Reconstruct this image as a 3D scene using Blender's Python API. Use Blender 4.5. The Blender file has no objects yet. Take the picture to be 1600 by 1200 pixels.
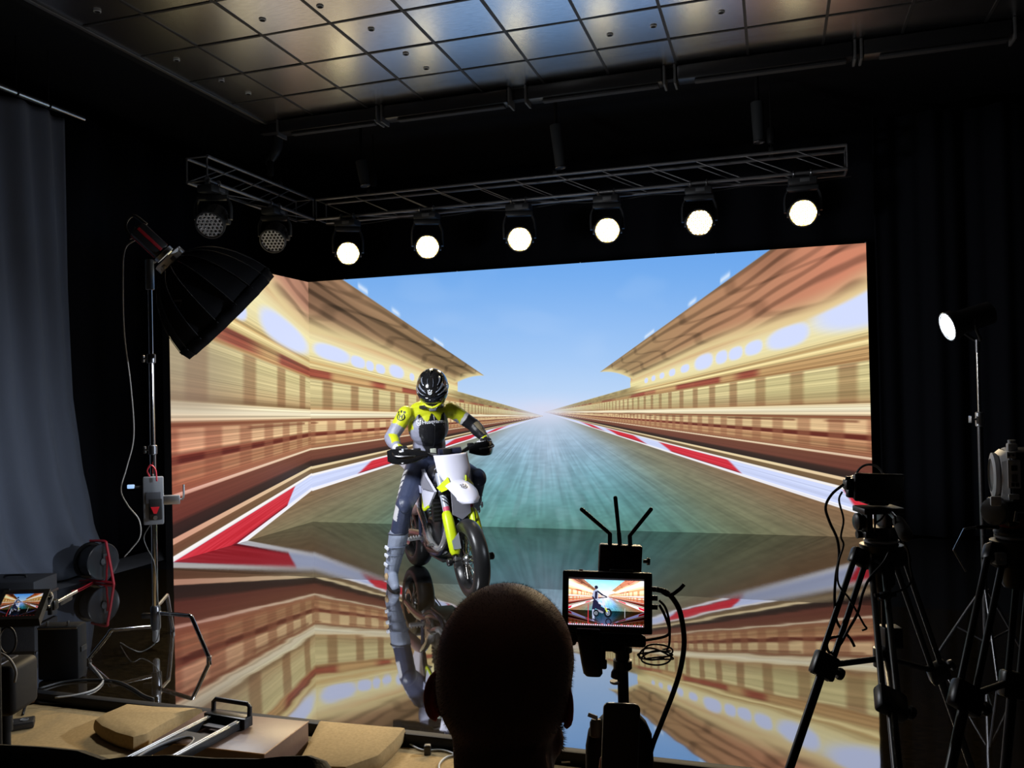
import bpy, bmesh, math, random
import numpy as np
from mathutils import Vector, Matrix, Quaternion
from mathutils.bvhtree import BVHTree
from mathutils.geometry import tessellate_polygon

random.seed(7)
SC = bpy.context.scene
COL = SC.collection
R = math.radians

# ------------------------------------------------------------------ camera
CAM_H = 1.544
FPX = 1300.0
_p, _r, _y = R(.668), R(-1.28), R(-17.507)
FW = Vector((math.sin(_y)*math.cos(_p), math.cos(_y)*math.cos(_p), math.sin(_p)))
_rt = Vector((math.cos(_y), -math.sin(_y), 0))
_up = _rt.cross(FW)
RT = _rt*math.cos(_r) + _up*math.sin(_r)
UP = -_rt*math.sin(_r) + _up*math.cos(_r)
EYE = Vector((0, 0, CAM_H))
cam = bpy.data.cameras.new('camera')
cam.sensor_width = 36.0
cam.lens = FPX/1600.0*36.0
cam.clip_start = .05
co = bpy.data.objects.new('camera', cam)
COL.objects.link(co)
co.matrix_world = Matrix(((RT.x, UP.x, -FW.x, EYE.x), (RT.y, UP.y, -FW.y, EYE.y), (RT.z, UP.z, -FW.z, EYE.z), (0, 0, 0, 1)))
SC.camera = co

# ------------------------------------------------------------------ world, exposure
w = bpy.data.worlds.new('world')
SC.world = w
w.use_nodes = True
w.node_tree.nodes['Background'].inputs[0].default_value = (.6, .7, 1, 1)
w.node_tree.nodes['Background'].inputs[1].default_value = .0012
SC.view_settings.view_transform = 'Standard'
SC.view_settings.look = 'None'
SC.view_settings.exposure = 0.0
SC.view_settings.gamma = 1.0
SC.view_settings.use_curve_mapping = False
SC.cycles.max_bounces = 6
SC.cycles.sample_clamp_indirect = 3.0

def ray(px, py):
    return FW + RT*((px-800)/FPX) - UP*((py-600)/FPX)
def at(px, py, Y):
    d = ray(px, py); return EYE + d*(Y/d.y)
def atX(px, py, X):
    d = ray(px, py); return EYE + d*(X/d.x)
def atD(px, py, D):
    return EYE + ray(px, py)*D
def fl(px, py, z=0.0):
    d = ray(px, py); return EYE + d*((z-CAM_H)/d.z)

def light(name, kind, loc, target, energy, color, **kw):
    l = bpy.data.lights.new(name, kind)
    l.energy = energy; l.color = color
    for k, v in kw.items(): setattr(l, k, v)
    o = bpy.data.objects.new(name, l); COL.objects.link(o)
    o.location = loc
    o.rotation_euler = (Vector(target)-Vector(loc)).to_track_quat('-Z', 'Y').to_euler()
    return o

# ------------------------------------------------------------------ layout constants
TRUSS_Y = 8.6
LED_X0, LED_X1, LED_Y, LED_YN, LED_H = -5.544, .925, 9.173, 6.646, 3.0
CEIL_Z = 4.387
STAGE_Y = 3.53
SEAM_Y = 6.34
GROUND = -.04
HEADS = [(544, 396), (668, 386), (812, 374), (949, 360), (1093, 348), (1255, 333)]
HEAD_P = [at(x, y, TRUSS_Y-.115) for x, y in HEADS]
RIDER = Vector((-2.7, 6.4, 1.1))
OCTA_A = atD(268, 408, 5.05)                 # apex of the softbox
OCTA_AX = (RT*.63 - UP*.655 + FW*.32).normalized()
SPOT_P = atD(1485, 509, 4.50)
SPOT_DIR = Vector((-.93, -.25, -.30)).normalized()

# the lamps of the place: six moving heads, the softbox, the small spotlight
for i, p in enumerate(HEAD_P):
    light('moving_head_beam', 'SPOT', p + Vector((0, -.16, -.05)), (p.x*.5-.6, 2.3, -.1), 260, (1, .78, .46), spot_size=R(36), spot_blend=.7, shadow_soft_size=.12)
light('softbox_light', 'AREA', OCTA_A + OCTA_AX*.43, OCTA_A + OCTA_AX*3, 75, (.92, .95, 1), shape='DISK', size=.66, spread=R(175))
light('spotlight_beam', 'SPOT', SPOT_P + SPOT_DIR*.06, SPOT_P + SPOT_DIR*3, 620, (.78, .87, 1), spot_size=R(64), spot_blend=1.0, shadow_soft_size=.06)

# ------------------------------------------------------------------ materials
_mats = {}
def srgb(c):
    c = c/255.0
    return c/12.92 if c <= .04045 else ((c+.055)/1.055)**2.4
def S(r, g, b): return (srgb(r), srgb(g), srgb(b), 1)
def mat(name, color=(.5, .5, .5, 1), rough=.5, metal=0.0, emit=None, estr=0.0, spec=None, bump=None, var=None, coat=0.0, trans=0.0, sheen=0.0):
    """procedural material; bump=(scale, strength); var=(scale, dark factor) mottles the colour"""
    if name in _mats: return _mats[name]
    m = bpy.data.materials.new(name); m.use_nodes = True
    nt = m.node_tree; b = nt.nodes['Principled BSDF']
    b.inputs['Base Color'].default_value = color
    b.inputs['Roughness'].default_value = rough
    b.inputs['Metallic'].default_value = metal
    if spec is not None: b.inputs['Specular IOR Level'].default_value = spec
    if coat: b.inputs['Coat Weight'].default_value = coat
    if trans: b.inputs['Transmission Weight'].default_value = trans
    if sheen: b.inputs['Sheen Weight'].default_value = sheen
    if emit is not None:
        b.inputs['Emission Color'].default_value = emit
        b.inputs['Emission Strength'].default_value = estr
    if var or bump: tc = nt.nodes.new('ShaderNodeTexCoord')
    if var:
        n = nt.nodes.new('ShaderNodeTexNoise'); n.inputs['Scale'].default_value = var[0]; n.inputs['Detail'].default_value = 6
        nt.links.new(tc.outputs['Object'], n.inputs['Vector'])
        mx = nt.nodes.new('ShaderNodeMix'); mx.data_type = 'RGBA'
        mx.inputs[6].default_value = tuple(c*var[1] for c in color[:3]) + (1,)
        mx.inputs[7].default_value = tuple(min(1, c*(2-var[1])) for c in color[:3]) + (1,)
        nt.links.new(n.outputs['Fac'], mx.inputs[0])
        nt.links.new(mx.outputs[2], b.inputs['Base Color'])
    if bump:
        n = nt.nodes.new('ShaderNodeTexNoise'); n.inputs['Scale'].default_value = bump[0]; n.inputs['Detail'].default_value = 4
        nt.links.new(tc.outputs['Object'], n.inputs['Vector'])
        bp = nt.nodes.new('ShaderNodeBump'); bp.inputs['Strength'].default_value = bump[1]; bp.inputs['Distance'].default_value = .01
        nt.links.new(n.outputs['Fac'], bp.inputs['Height'])
        nt.links.new(bp.outputs['Normal'], b.inputs['Normal'])
    _mats[name] = m
    return m

M = dict(
    black=mat('matt_black', (.012, .012, .013, 1), .6, spec=.25),
    plastic=mat('black_plastic', (.015, .015, .016, 1), .38, bump=(90, .05)),
    gloss=mat('gloss_black', (.008, .008, .009, 1), .12),
    rubber=mat('rubber', (.012, .012, .012, 1), .45, bump=(60, .1)),
    steel=mat('brushed_steel', (.62, .61, .6, 1), .22, 1.0),
    chrome=mat('chrome', (.75, .75, .75, 1), .1, 1.0),
    dsteel=mat('dark_steel', (.16, .16, .17, 1), .35, 1.0),
    alu=mat('aluminium', (.55, .56, .58, 1), .35, 1.0),
    grey=mat('grey_plastic', (.13, .135, .145, 1), .5),
    lgrey=mat('light_grey', (.42, .43, .45, 1), .5),
    white=mat('white_plastic', (.78, .79, .84, 1), .35),
    neon=mat('neon_yellow', S(205, 225, 20), .4),
    red=mat('red_plastic', S(200, 35, 45), .35),
    redcable=mat('red_rubber', S(190, 40, 55), .4),
    cable=mat('cable_black', (.014, .014, .014, 1), .5),
    skin=mat('skin', S(196, 140, 112), .5, var=(14, .9)),
    velvet=mat('black_drape', (.012, .013, .018, 1), .85, spec=.1, bump=(160, .2)),
)

# ------------------------------------------------------------------ mesh builder
def frame(z, up=None):
    z = Vector(z).normalized()
    u = Vector(up) if up is not None else (Vector((0, 0, 1)) if abs(z.z) < .9 else Vector((0, 1, 0)))
    x = u.cross(z).normalized(); y = z.cross(x)
    return x, y, z
def catmull(pts, n=6):
    pts = [Vector(p) for p in pts]
    if len(pts) < 3: return pts
    out = []
    for i in range(len(pts)-1):
        p0 = pts[i-1] if i else pts[0]*2-pts[1]
        p1, p2 = pts[i], pts[i+1]
        p3 = pts[i+2] if i+2 < len(pts) else p2*2-p1
        for k in range(n):
            t = k/n
            out.append(.5*((2*p1)+(p2-p0)*t+(2*p0-5*p1+4*p2-p3)*t*t+(3*p1-p0-3*p2+p3)*t**3))
    out.append(pts[-1])
    return out

class MB:
    def __init__(s): s.v = []; s.f = []; s.mi = []; s.cur = 0
    def add(s, vs, fs, mi=None):
        o = len(s.v); s.v += [Vector(p) for p in vs]
        for f in fs: s.f.append(tuple(i+o for i in f)); s.mi.append(s.cur if mi is None else mi)
        return s
    def box(s, c, size, ax=None, bev=0.0, seg=2):
        """ax = (x, y, z) axes"""
        X, Y, Z = ax if ax else (Vector((1, 0, 0)), Vector((0, 1, 0)), Vector((0, 0, 1)))
        c = Vector(c)
        bm = bmesh.new(); bmesh.ops.create_cube(bm, size=1)
        for v in bm.verts: v.co = Vector((v.co.x*size[0], v.co.y*size[1], v.co.z*size[2]))
        if bev: bmesh.ops.bevel(bm, geom=list(bm.edges), offset=min(bev, min(size)*.45), segments=seg, affect='EDGES', profile=.5)
        bm.verts.ensure_lookup_table(); bm.verts.index_update()
        s.add([c+X*v.co.x+Y*v.co.y+Z*v.co.z for v in bm.verts], [[v.index for v in f.verts] for f in bm.faces])
        bm.free(); return s
    def tube(s, path, r, seg=10, smooth=0, caps=True, flat=None, up=None):
        """flat=(a,b) scales the section; r number or list"""
        pts = [Vector(p) for p in path]
        n0 = len(pts)
        rs = [r]*n0 if not hasattr(r, '__len__') else list(r)
        if smooth and n0 > 2:
            q = catmull(pts, smooth); rr = []
            for i in range(n0-1):
                for k in range(smooth): rr.append(rs[i]+(rs[i+1]-rs[i])*k/smooth)
            rr.append(rs[-1]); pts, rs = q, rr
        n = len(pts); T = []
        for i in range(n):
            t = pts[min(i+1, n-1)]-pts[max(i-1, 0)]
            T.append(t.normalized() if t.length > 1e-9 else Vector((0, 0, 1)))
        x, y, _ = frame(T[0], up)
        vs = []; fs = []
        a, b = flat if flat else (1, 1)
        for i in range(n):
            if i:
                q = T[i-1].rotation_difference(T[i]); x = q @ x
                x = (x-T[i]*x.dot(T[i])).normalized()
            y = T[i].cross(x)
            for k in range(seg):
                an = 2*math.pi*k/seg
                vs.append(pts[i]+x*(math.cos(an)*rs[i]*a)+y*(math.sin(an)*rs[i]*b))
        for i in range(n-1):
            for k in range(seg):
                k2 = (k+1) % seg
                fs.append((i*seg+k, i*seg+k2, (i+1)*seg+k2, (i+1)*seg+k))
        if caps:
            fs.append(tuple(range(seg-1, -1, -1))); fs.append(tuple(range((n-1)*seg, n*seg)))
        return s.add(vs, fs)
    def lathe(s, prof, c, axis=(0, 0, 1), seg=24, caps=True, sx=1, sy=1, up=None):
        x, y, z = frame(axis, up); c = Vector(c); vs = []; fs = []
        for (r, h) in prof:
            for k in range(seg):
                a = 2*math.pi*k/seg
                vs.append(c+z*h+x*(r*math.cos(a)*sx)+y*(r*math.sin(a)*sy))
        n = len(prof)
        for i in range(n-1):
            for k in range(seg):
                k2 = (k+1) % seg
                fs.append((i*seg+k, i*seg+k2, (i+1)*seg+k2, (i+1)*seg+k))
        if caps:
            fs.append(tuple(range(seg-1, -1, -1))); fs.append(tuple(range((n-1)*seg, n*seg)))
        return s.add(vs, fs)
    def cyl(s, a, b, r, seg=16):
        return s.tube([a, b], r, seg)
    def ell(s, c, rad, ax=None, nu=16, nv=10):
        X, Y, Z = ax if ax else (Vector((1, 0, 0)), Vector((0, 1, 0)), Vector((0, 0, 1)))
        c = Vector(c); vs = [c+Z*rad[2]]; fs = []
        for i in range(1, nv):
            th = math.pi*i/nv
            for k in range(nu):
                a = 2*math.pi*k/nu
                vs.append(c+X*(rad[0]*math.sin(th)*math.cos(a))+Y*(rad[1]*math.sin(th)*math.sin(a))+Z*(rad[2]*math.cos(th)))
        vs.append(c-Z*rad[2]); L = len(vs)-1
        for k in range(nu): fs.append((0, 1+k, 1+(k+1) % nu))
        for i in range(nv-2):
            for k in range(nu):
                a, b = 1+i*nu+k, 1+i*nu+(k+1) % nu
                fs.append((a, a+nu, b+nu, b))
        o = 1+(nv-2)*nu
        for k in range(nu): fs.append((L, o+(k+1) % nu, o+k))
        return s.add(vs, fs)
    def capsule(s, a, b, r0, r1, seg=14):
        """closed tapered capsule with round ends"""
        a, b = Vector(a), Vector(b); z = (b-a); L = z.length
        prof = []
        for i in range(1, 5):
            t = math.pi/2*(1-i/5); prof.append((r0*math.cos(t), -r0*math.sin(t)))
        prof.append((r0, 0)); prof.append((r1, L))
        for i in range(4, 0, -1):
            t = math.pi/2*(1-i/5); prof.append((r1*math.cos(t), L+r1*math.sin(t)))
        return s.lathe(prof, a, z, seg)
    def torus(s, c, axis, R0, r, seg=40, rs=10, ry=None):
        x, y, z = frame(axis); c = Vector(c); vs = []; fs = []
        ry = ry or r
        for i in range(seg):
            a = 2*math.pi*i/seg; d = x*math.cos(a)+y*math.sin(a)
            for k in range(rs):
                b = 2*math.pi*k/rs
                vs.append(c+d*(R0+r*math.cos(b))+z*(ry*math.sin(b)))
        for i in range(seg):
            for k in range(rs):
                i2, k2 = (i+1) % seg, (k+1) % rs
                fs.append((i*rs+k, i2*rs+k, i2*rs+k2, i*rs+k2))
        return s.add(vs, fs)
    def prism(s, pts, d):
        """closed polygon (3-D points) extruded by vector d"""
        pts = [Vector(p) for p in pts]; d = Vector(d); n = len(pts)
        nrm = Vector((0, 0, 0))
        for i in range(n): nrm += (pts[i]-pts[0]).cross(pts[(i+1) % n]-pts[0])
        tris = tessellate_polygon([pts])
        fs = []
        for t in tris:
            fs.append(tuple(t)); fs.append(tuple(i+n for i in t))
        for i in range(n):
            j = (i+1) % n; fs.append((i, j, j+n, i+n))
        return s.add(pts+[p+d for p in pts], fs)
    def loft(s, rings, caps=True, close=True):
        n = len(rings[0]); vs = [p for r in rings for p in r]; fs = []
        for i in range(len(rings)-1):
            for k in range(n if close else n-1):
                k2 = (k+1) % n
                fs.append((i*n+k, i*n+k2, (i+1)*n+k2, (i+1)*n+k))
        if caps:
            fs.append(tuple(range(n-1, -1, -1))); o = (len(rings)-1)*n; fs.append(tuple(range(o, o+n)))
        return s.add(vs, fs)
    def grid(s, P, nu, nv):
        vs = [P(i/nu, j/nv) for j in range(nv+1) for i in range(nu+1)]
        fs = [(j*(nu+1)+i, j*(nu+1)+i+1, (j+1)*(nu+1)+i+1, (j+1)*(nu+1)+i) for j in range(nv) for i in range(nu)]
        return s.add(vs, fs)
    def build(s, name, m, parent=None, ang=40, smooth=True, fix=True):
        me = bpy.data.meshes.new(name)
        vs = s.v
        if parent is not None:
            inv = WM[parent.name].inverted(); vs = [inv @ p for p in s.v]
        me.from_pydata([tuple(p) for p in vs], [], s.f)
        ms = m if isinstance(m, (list, tuple)) else [m]
        for q in ms: me.materials.append(q)
        if len(ms) > 1: me.polygons.foreach_set('material_index', s.mi)
        if fix:
            bm = bmesh.new(); bm.from_mesh(me); bmesh.ops.recalc_face_normals(bm, faces=bm.faces); bm.to_mesh(me); bm.free()
        if smooth:
            me.polygons.foreach_set('use_smooth', [True]*len(me.polygons)); me.set_sharp_from_angle(angle=R(ang))
        me.update()
        o = bpy.data.objects.new(name, me); COL.objects.link(o)
        if parent is not None: o.parent = parent
        WM[o.name] = WM[parent.name] if parent is not None else Matrix.Identity(4)
        return o

WM = {}
def tag(o, label=None, cat=None, group=None, kind=None):
    if label: o['label'] = label
    if cat: o['category'] = cat
    if group: o['group'] = group
    if kind: o['kind'] = kind
    return o
def thing(name, label, cat, loc=(0, 0, 0), group=None, rot=None):
    o = bpy.data.objects.new(name, None); COL.objects.link(o)
    o.empty_display_size = .1
    mw = Matrix.Translation(Vector(loc)) @ (rot.to_4x4() if rot is not None else Matrix.Identity(4))
    o.matrix_world = mw
    WM[o.name] = mw
    return tag(o, label, cat, group)
def struct(name, mb, m, **k):
    return tag(mb.build(name, m, **k), kind='structure')
def plab(o, label):
    o['label'] = label; return o
def copy_tree(o, mw, parent=None):
    c = o.copy(); COL.objects.link(c)
    if parent is None: c.matrix_world = mw
    else: c.parent = parent
    WM[c.name] = mw
    for ch in list(o.children): copy_tree(ch, mw, c)
    return c
def evalmesh(o):
    dg = bpy.context.evaluated_depsgraph_get()
    return bpy.data.meshes.new_from_object(o.evaluated_get(dg))
def patched(name, rough, bump):
    """leather sewn from coloured panels: the panel colours are stored on the mesh"""
    m = mat(name, (.5, .5, .5, 1), rough, bump=bump); nt = m.node_tree
    a = nt.nodes.new('ShaderNodeAttribute'); a.attribute_name = 'suit'
    nt.links.new(a.outputs['Color'], nt.nodes['Principled BSDF'].inputs['Base Color'])
    return m
def blob(name, mb, mats, parent, voxel=.008, smooth=6, matfn=None, fac=.5, cols=None):
    """one continuous surface grown from overlapping closed pieces"""
    o = mb.build(name, mats, parent)
    rm = o.modifiers.new('remesh', 'REMESH'); rm.mode = 'VOXEL'; rm.voxel_size = voxel
    if smooth:
        sm = o.modifiers.new('smooth', 'SMOOTH'); sm.iterations = smooth; sm.factor = fac
    me = evalmesh(o); o.modifiers.clear()
    old = o.data; o.data = me; bpy.data.meshes.remove(old)
    me.materials.clear()
    for q in (mats if isinstance(mats, (list, tuple)) else [mats]): me.materials.append(q)
    if matfn and cols:
        mw = WM[o.name]; ca = me.color_attributes.new('suit', 'FLOAT_COLOR', 'POINT')
        ca.data.foreach_set('color', np.array([cols[matfn(mw @ v.co)] for v in me.vertices], np.float32).ravel())
    elif matfn:
        mw = WM[o.name]
        me.polygons.foreach_set('material_index', [matfn(mw @ p.center) for p in me.polygons])
    me.polygons.foreach_set('use_smooth', [True]*len(me.polygons))
    me.update(); me.name = name
    return o

# ------------------------------------------------------------------ the picture shown on the screens (painted by code)
def _vnoise(x, y, seed):
    rs = np.random.RandomState(seed); g = rs.rand(257, 257).astype(np.float32)
    xi = np.floor(x).astype(int); yi = np.floor(y).astype(int); fx = x-xi; fy = y-yi
    fx = fx*fx*(3-2*fx); fy = fy*fy*(3-2*fy)
    a = g[xi % 256, yi % 256]; b = g[(xi+1) % 256, yi % 256]; c = g[xi % 256, (yi+1) % 256]; d = g[(xi+1) % 256, (yi+1) % 256]
    return (a*(1-fx)+b*fx)*(1-fy)+(c*(1-fx)+d*fx)*fy
def _ss(a, b, x):
    t = np.clip((x-a)/(b-a), 0, 1); return t*t*(3-2*t)
def _mix(A, B, t):
    return A+(np.asarray(B, np.float32)-A)*t[..., None]
V_STOPS = [(-150, 200, 150, 100), (-135, 228, 182, 120), (-118, 246, 232, 158), (-96, 240, 222, 150), (-88, 226, 196, 125), (-84, 205, 160, 92),
    (-81, 236, 214, 148), (-76, 224, 196, 128), (-74, 205, 160, 100), (-62, 196, 150, 92), (-60, 170, 120, 70), (-57, 224, 206, 146), (-30, 214, 194, 138), (-16, 190, 156, 108),
    (-11, 180, 140, 90), (-9, 240, 222, 178), (-3, 250, 238, 205), (3, 240, 220, 175), (5, 150, 95, 62), (7, 140, 84, 55), (9, 226, 190, 134), (24, 242, 208, 148),
    (27, 120, 52, 36), (31, 104, 40, 32), (33, 216, 162, 110), (38, 188, 134, 88), (42, 206, 155, 104), (47, 165, 108, 72), (50.5, 170, 112, 78), (51, 246, 226, 192), (53, 240, 215, 175), (54, 128, 76, 56),
    (68, 116, 66, 52), (71, 62, 44, 38), (79, 50, 40, 36), (79.6, 242, 218, 168), (83, 242, 218, 168), (83.8, 128, 102, 68), (90.5, 118, 94, 64), (91, 246, 242, 240), (94, 246, 242, 240), (94.5, 205, 215, 250),
    (113, 205, 215, 250), (113.5, 240, 240, 250), (118, 244, 242, 246), (119, 120, 98, 66), (400, 120, 98, 66)]
def _side(x, y, k, v, edge, opens, wall, seed):
    vs = np.array([s[0] for s in V_STOPS], np.float32); cs = np.array([s[1:] for s in V_STOPS], np.float32)
    C = np.stack([np.interp(v, vs, cs[:, i]) for i in range(3)], -1)
    ik = 1/np.maximum(k, .02)
    # pillars
    ph = (ik-.77)/.155; pil = np.abs(ph-np.round(ph))
    pv = _ss(.22, .10, pil)*_ss(-60, -55, v)*_ss(-9, -13, v)*_ss(.1, .3, k)
    C = _mix(C, (140, 88, 56), pv*.62)
    ph2 = (ik-.70)/.10; pil2 = np.abs(ph2-np.round(ph2))
    pv2 = _ss(.30, .15, pil2)*_ss(7, 9, v)*_ss(49, 46, v)*_ss(.1, .3, k)
    C = _mix(C, (165, 104, 70), pv2*.55)
    # maroon fascia patches
    mp = _ss(.42, .62, _vnoise(ik*7+3, v*0+.5, seed))*_ss(-75, -73, v)*_ss(-60, -63, v)
    C = _mix(C, (150, 62, 50), mp*.85)
    # openings in the cream band
    dk = _ss(.45, .55, _vnoise(ik*9, v*0+7.3, seed+1))*_ss(9, 10, v)*_ss(13, 12, v)
    C = _mix(C, (110, 60, 40), dk*.6)
    # long streaks of speed
    st = _vnoise(v*1.1, ik*1.4+5, seed+2); st2 = _vnoise(v*.45, ik*.8+9, seed+3)
    amp = np.where((v > -95) & (v < 50), .34, .10)*_ss(.05, .4, k)
    C = C*(1+((st-.5)*1.0+(st2-.5)*.7)*amp)[..., None]
    # greenish glazing in the upper storey
    gl = _vnoise(ik*4+1, v*.03, seed+6)*_ss(-58, -50, v)*_ss(-10, -18, v)
    C = _mix(C, (184, 180, 112), gl*.36)
    if wall == 'left': C = _mix(C, (150, 132, 116), _ss(1.3, 2.3, k)*_ss(-70, -45, v)*_ss(2, -8, v)*.6)
    # bright openings below the roof
    ob = np.zeros_like(k)
    for (k0, k1, vc, hv) in opens:
        kc, hk = (k0+k1)/2, (k1-k0)/2
        d = np.abs((k-kc)/hk)**2.6+np.abs((v-vc)/hv)**2.2
        ob = np.maximum(ob, _ss(1.7, .45, d))
    halo = _ss(-150, -122, v)*_ss(-78, -104, v)*_ss(.3, .6, k)
    C = _mix(C, (250, 240, 190), halo*.6)
    C = _mix(C, (212, 222, 255), ob)
    # roof underside
    rb = -136+6*np.sin(k*7)
    tip = -307+(k-.19)*172/.19
    lower = np.where(k < .40, np.minimum(rb, tip), rb)
    rough = _vnoise(v*.03+k*2, k*6, seed+4)
    up = np.clip((lower-v)/90, 0, 1)
    near = np.clip((k-.35)/.9, 0, 1)
    base = _mix(np.zeros_like(C)+np.array((176, 142, 94), np.float32), (226, 138, 104), near)
    if wall == 'back_left': base = _mix(np.zeros_like(C)+np.array((168, 136, 92), np.float32), (178, 128, 100), near)
    if wall == 'left': base = _mix(np.zeros_like(C)+np.array((205, 145, 115), np.float32), (222, 150, 122), np.clip(k-1, 0, 1))
    base = _mix(base, (246, 226, 158), _ss(.42, 0, up)*.85)
    wv = v+12*np.sin(k*4.0+v*.02)+12*(rough-.5)
    rib = np.abs((wv/27) - np.round(wv/27)); ribm = _ss(.30, .06, rib)
    cx = (ik*2.3+v*.020+.22*np.sin(v*.09)); cr = np.abs(cx-np.round(cx)); crm = _ss(.13, .03, cr)
    base = base*(1-.24*ribm*_ss(0, .25, up)*(.5+.8*rough)-.15*crm*_ss(.05, .3, up)-.30*_ss(.35, .9, _vnoise(k*4, v*.012, seed+5))*_ss(.2, .8, up))[..., None]
    # the roof is only present where k > .19
    rm = _ss(lower+4, lower-4, v)*_ss(.185, .20, k)
    rm = rm*_ss(edge-2, edge+1.5, v)
    rim = _ss(edge+9, edge+1, v)*rm
    base = _mix(base, (120, 96, 70), rim*.6)
    hill = _ss(.43, .34, k)*_ss(-108, -101, v)*_ss(-62, -72, v)
    C = _mix(C, (140, 122, 80), hill*(.55+.4*_vnoise(ik*8, v*.12, seed+8)))
    # what is above the building line: sky or roof
    top = np.where(k < .37, -104, -150)
    sk = _ss(top+3, top-3, v)
    return C, base, rm, sk
def paint_screen(x, y, wall):
    x = x.astype(np.float32); y = y.astype(np.float32)
    # sky
    ys = np.array([380, 430, 500, 560, 610, 645], np.float32)
    sky = np.stack([np.interp(y, ys, np.array(c, np.float32)) for c in ((104, 116, 140, 160, 182, 208), (164, 172, 186, 198, 210, 220), (236, 238, 242, 244, 245, 246))], -1)
    cl = _vnoise(x*.012, y*.02, 21)+.5*_vnoise(x*.03, y*.05, 22)
    sky = _mix(sky, (205, 222, 250), _ss(.85, 1.3, cl)*.10)
    # asphalt
    dy = np.maximum(y-640, 1)
    an = (x-850)/dy
    ctr = np.stack([np.interp(y, (645, 670, 700, 740, 780, 830, 880), c) for c in ((196, 174, 148, 118, 96, 84, 80), (206, 194, 178, 162, 146, 130, 118), (226, 216, 200, 176, 150, 122, 106))], -1)
    hd = np.abs(x-850)/np.interp(y, (645, 700, 830), (30, 150, 330))
    t = _ss(.5, 1.6, hd)
    A = _mix(ctr, (136, 104, 74), t)
    A = _mix(A, (118, 112, 74), np.exp(-((hd-1.0)/.32)**2)*.5)
    stn = .7*(_vnoise(an*9+40, y*.02, 31)-.5)+.9*(_vnoise(an*34+90, y*.045, 32)-.5)+.5*(_vnoise(an*2.5+20, y*.06, 34)-.5)
    A = A*(1+stn*.17*_ss(650, 720, y))[..., None]
    wv = _ss(.55, .8, _vnoise(an*14+11, y*.05, 33))*np.exp(-(hd/.55)**2)*_ss(650, 670, y)
    A = _mix(A, (200, 218, 236), wv*.10)
    A = _mix(A, (186, 202, 226), np.exp(-((x-852-(y-650)*.05)/np.interp(y, (650, 830), (10, 60)))**2)*_ss(835, 690, y)*.42)
    A = A*(1+(_vnoise(x*.10+y*.04, y*.34, 35)-.5)*.08*_ss(655, 700, y))[..., None]
    out = sky.copy()
    if wall == 'left':
        k = (636-x)/151; v = (y-650)/k; sides = [(k, v, -258, [(1.03, 1.52, -103, 17), (1.66, 1.86, -96, 9)], 'left', 50, np.ones_like(x, bool))]
    else:
        kl = np.maximum((850-x)/365, .004); vl = (y-650)/kl
        kr = np.maximum((x-850)/365, .004); vr = (y-644)/kr
        ol = [(.83, .985, -108, 13), (.765, .828, -106, 11), (.728, .762, -105, 10), (.68, .72, -105, 10), (.60, .662, -110, 15), (.555, .575, -108, 10), (.51, .53, -108, 10), (.47, .485, -108, 9), (.43, .445, -108, 9)]
        orr = [(1.16, 1.72, -124, 27), (.955, 1.135, -113, 16), (.86, .935, -112, 12), (.79, .85, -112, 12), (.735, .785, -113, 13), (.645, .722, -115, 17), (.585, .622, -113, 10), (.535, .562, -113, 10), (.495, .515, -113, 9), (.46, .477, -113, 9), (.43, .445, -113, 9)]
        sides = [(kl, vl, -247, ol, 'back_left', 51, x < 849), (kr, vr, -262, orr, 'right', 52, x >= 849)]
    for k, v, edge, op, wl, sd, sel in sides:
        C, roof, rm, sk = _side(x, y, k, v, edge, op, wl, sd)
        # kerb colours
        red = np.zeros_like(k)
        for a, b in ((.18, .23), (.29, .41), ((.52, .815) if wl == 'right' else (.575, .765)), (1.2 if wl == 'left' else 1.31, 9)):
            sl = (v-104)*(.0045 if wl == 'left' else .003)
            red = np.maximum(red, _ss(a-.012, a+.012, k-sl)*_ss(b+.012, b-.012, k-sl))
        kb = _ss(94, 95, v)*_ss(113.6, 112.8, v)
        kc = np.zeros_like(C)+np.array((206, 48, 62), np.float32)
        C = _mix(C, kc*np.float32(1)+(_vnoise(v*.9, k*3, 61)[..., None]-.5)*26, red*kb)
        C = _mix(C, (120, 20, 34), red*_ss(110.5, 112, v)*_ss(113.8, 113, v)*.8)
        # asphalt inside the kerb
        wa = _ss(117.5, 119, v)
        C = C+(A-C)*wa[..., None]
        # warm, red-brown shift of the near ends of the stands
        nr = np.clip((k-1.0)/1.3, 0, 1)*_ss(-5, 12, v)*_ss(92, 88, v)
        C = C*(1-nr[..., None]*np.array((.06, .26, .22), np.float32))
        base = C*(1-sk[..., None])+sky*sk[..., None]
        # wisps of cloud along the roof edge
        if wl != 'left':
            wsp = np.exp(-((v-edge+9)/6)**2)*_ss(.6, .8, _vnoise(k*22, v*0+3, 71))*_ss(.25, .4, k)
            base = _mix(base, (225, 238, 255), wsp*.8)
        col = base*(1-rm[..., None])+roof*rm[..., None]
        out = np.where(sel[..., None], col, out)
    if wall == 'back':
        hz = np.exp(-(((x-850)/46)**2+((y-643)/15)**2))
        out = _mix(out, (212, 216, 238), hz*.9)
    # very faint cabinet joints
    lum = (out*np.array((.3, .59, .11), np.float32)).sum(-1, keepdims=True)
    warm = np.clip((out[..., :1]-out[..., 2:])/120, 0, 1)*(1-np.clip((out[..., :1]-out[..., 1:2]-70)/60, 0, 1))
    out = out+(lum-out)*(.17*warm)
    out = out*(1-.05*warm)
    return np.clip(out, 0, 255)
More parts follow.
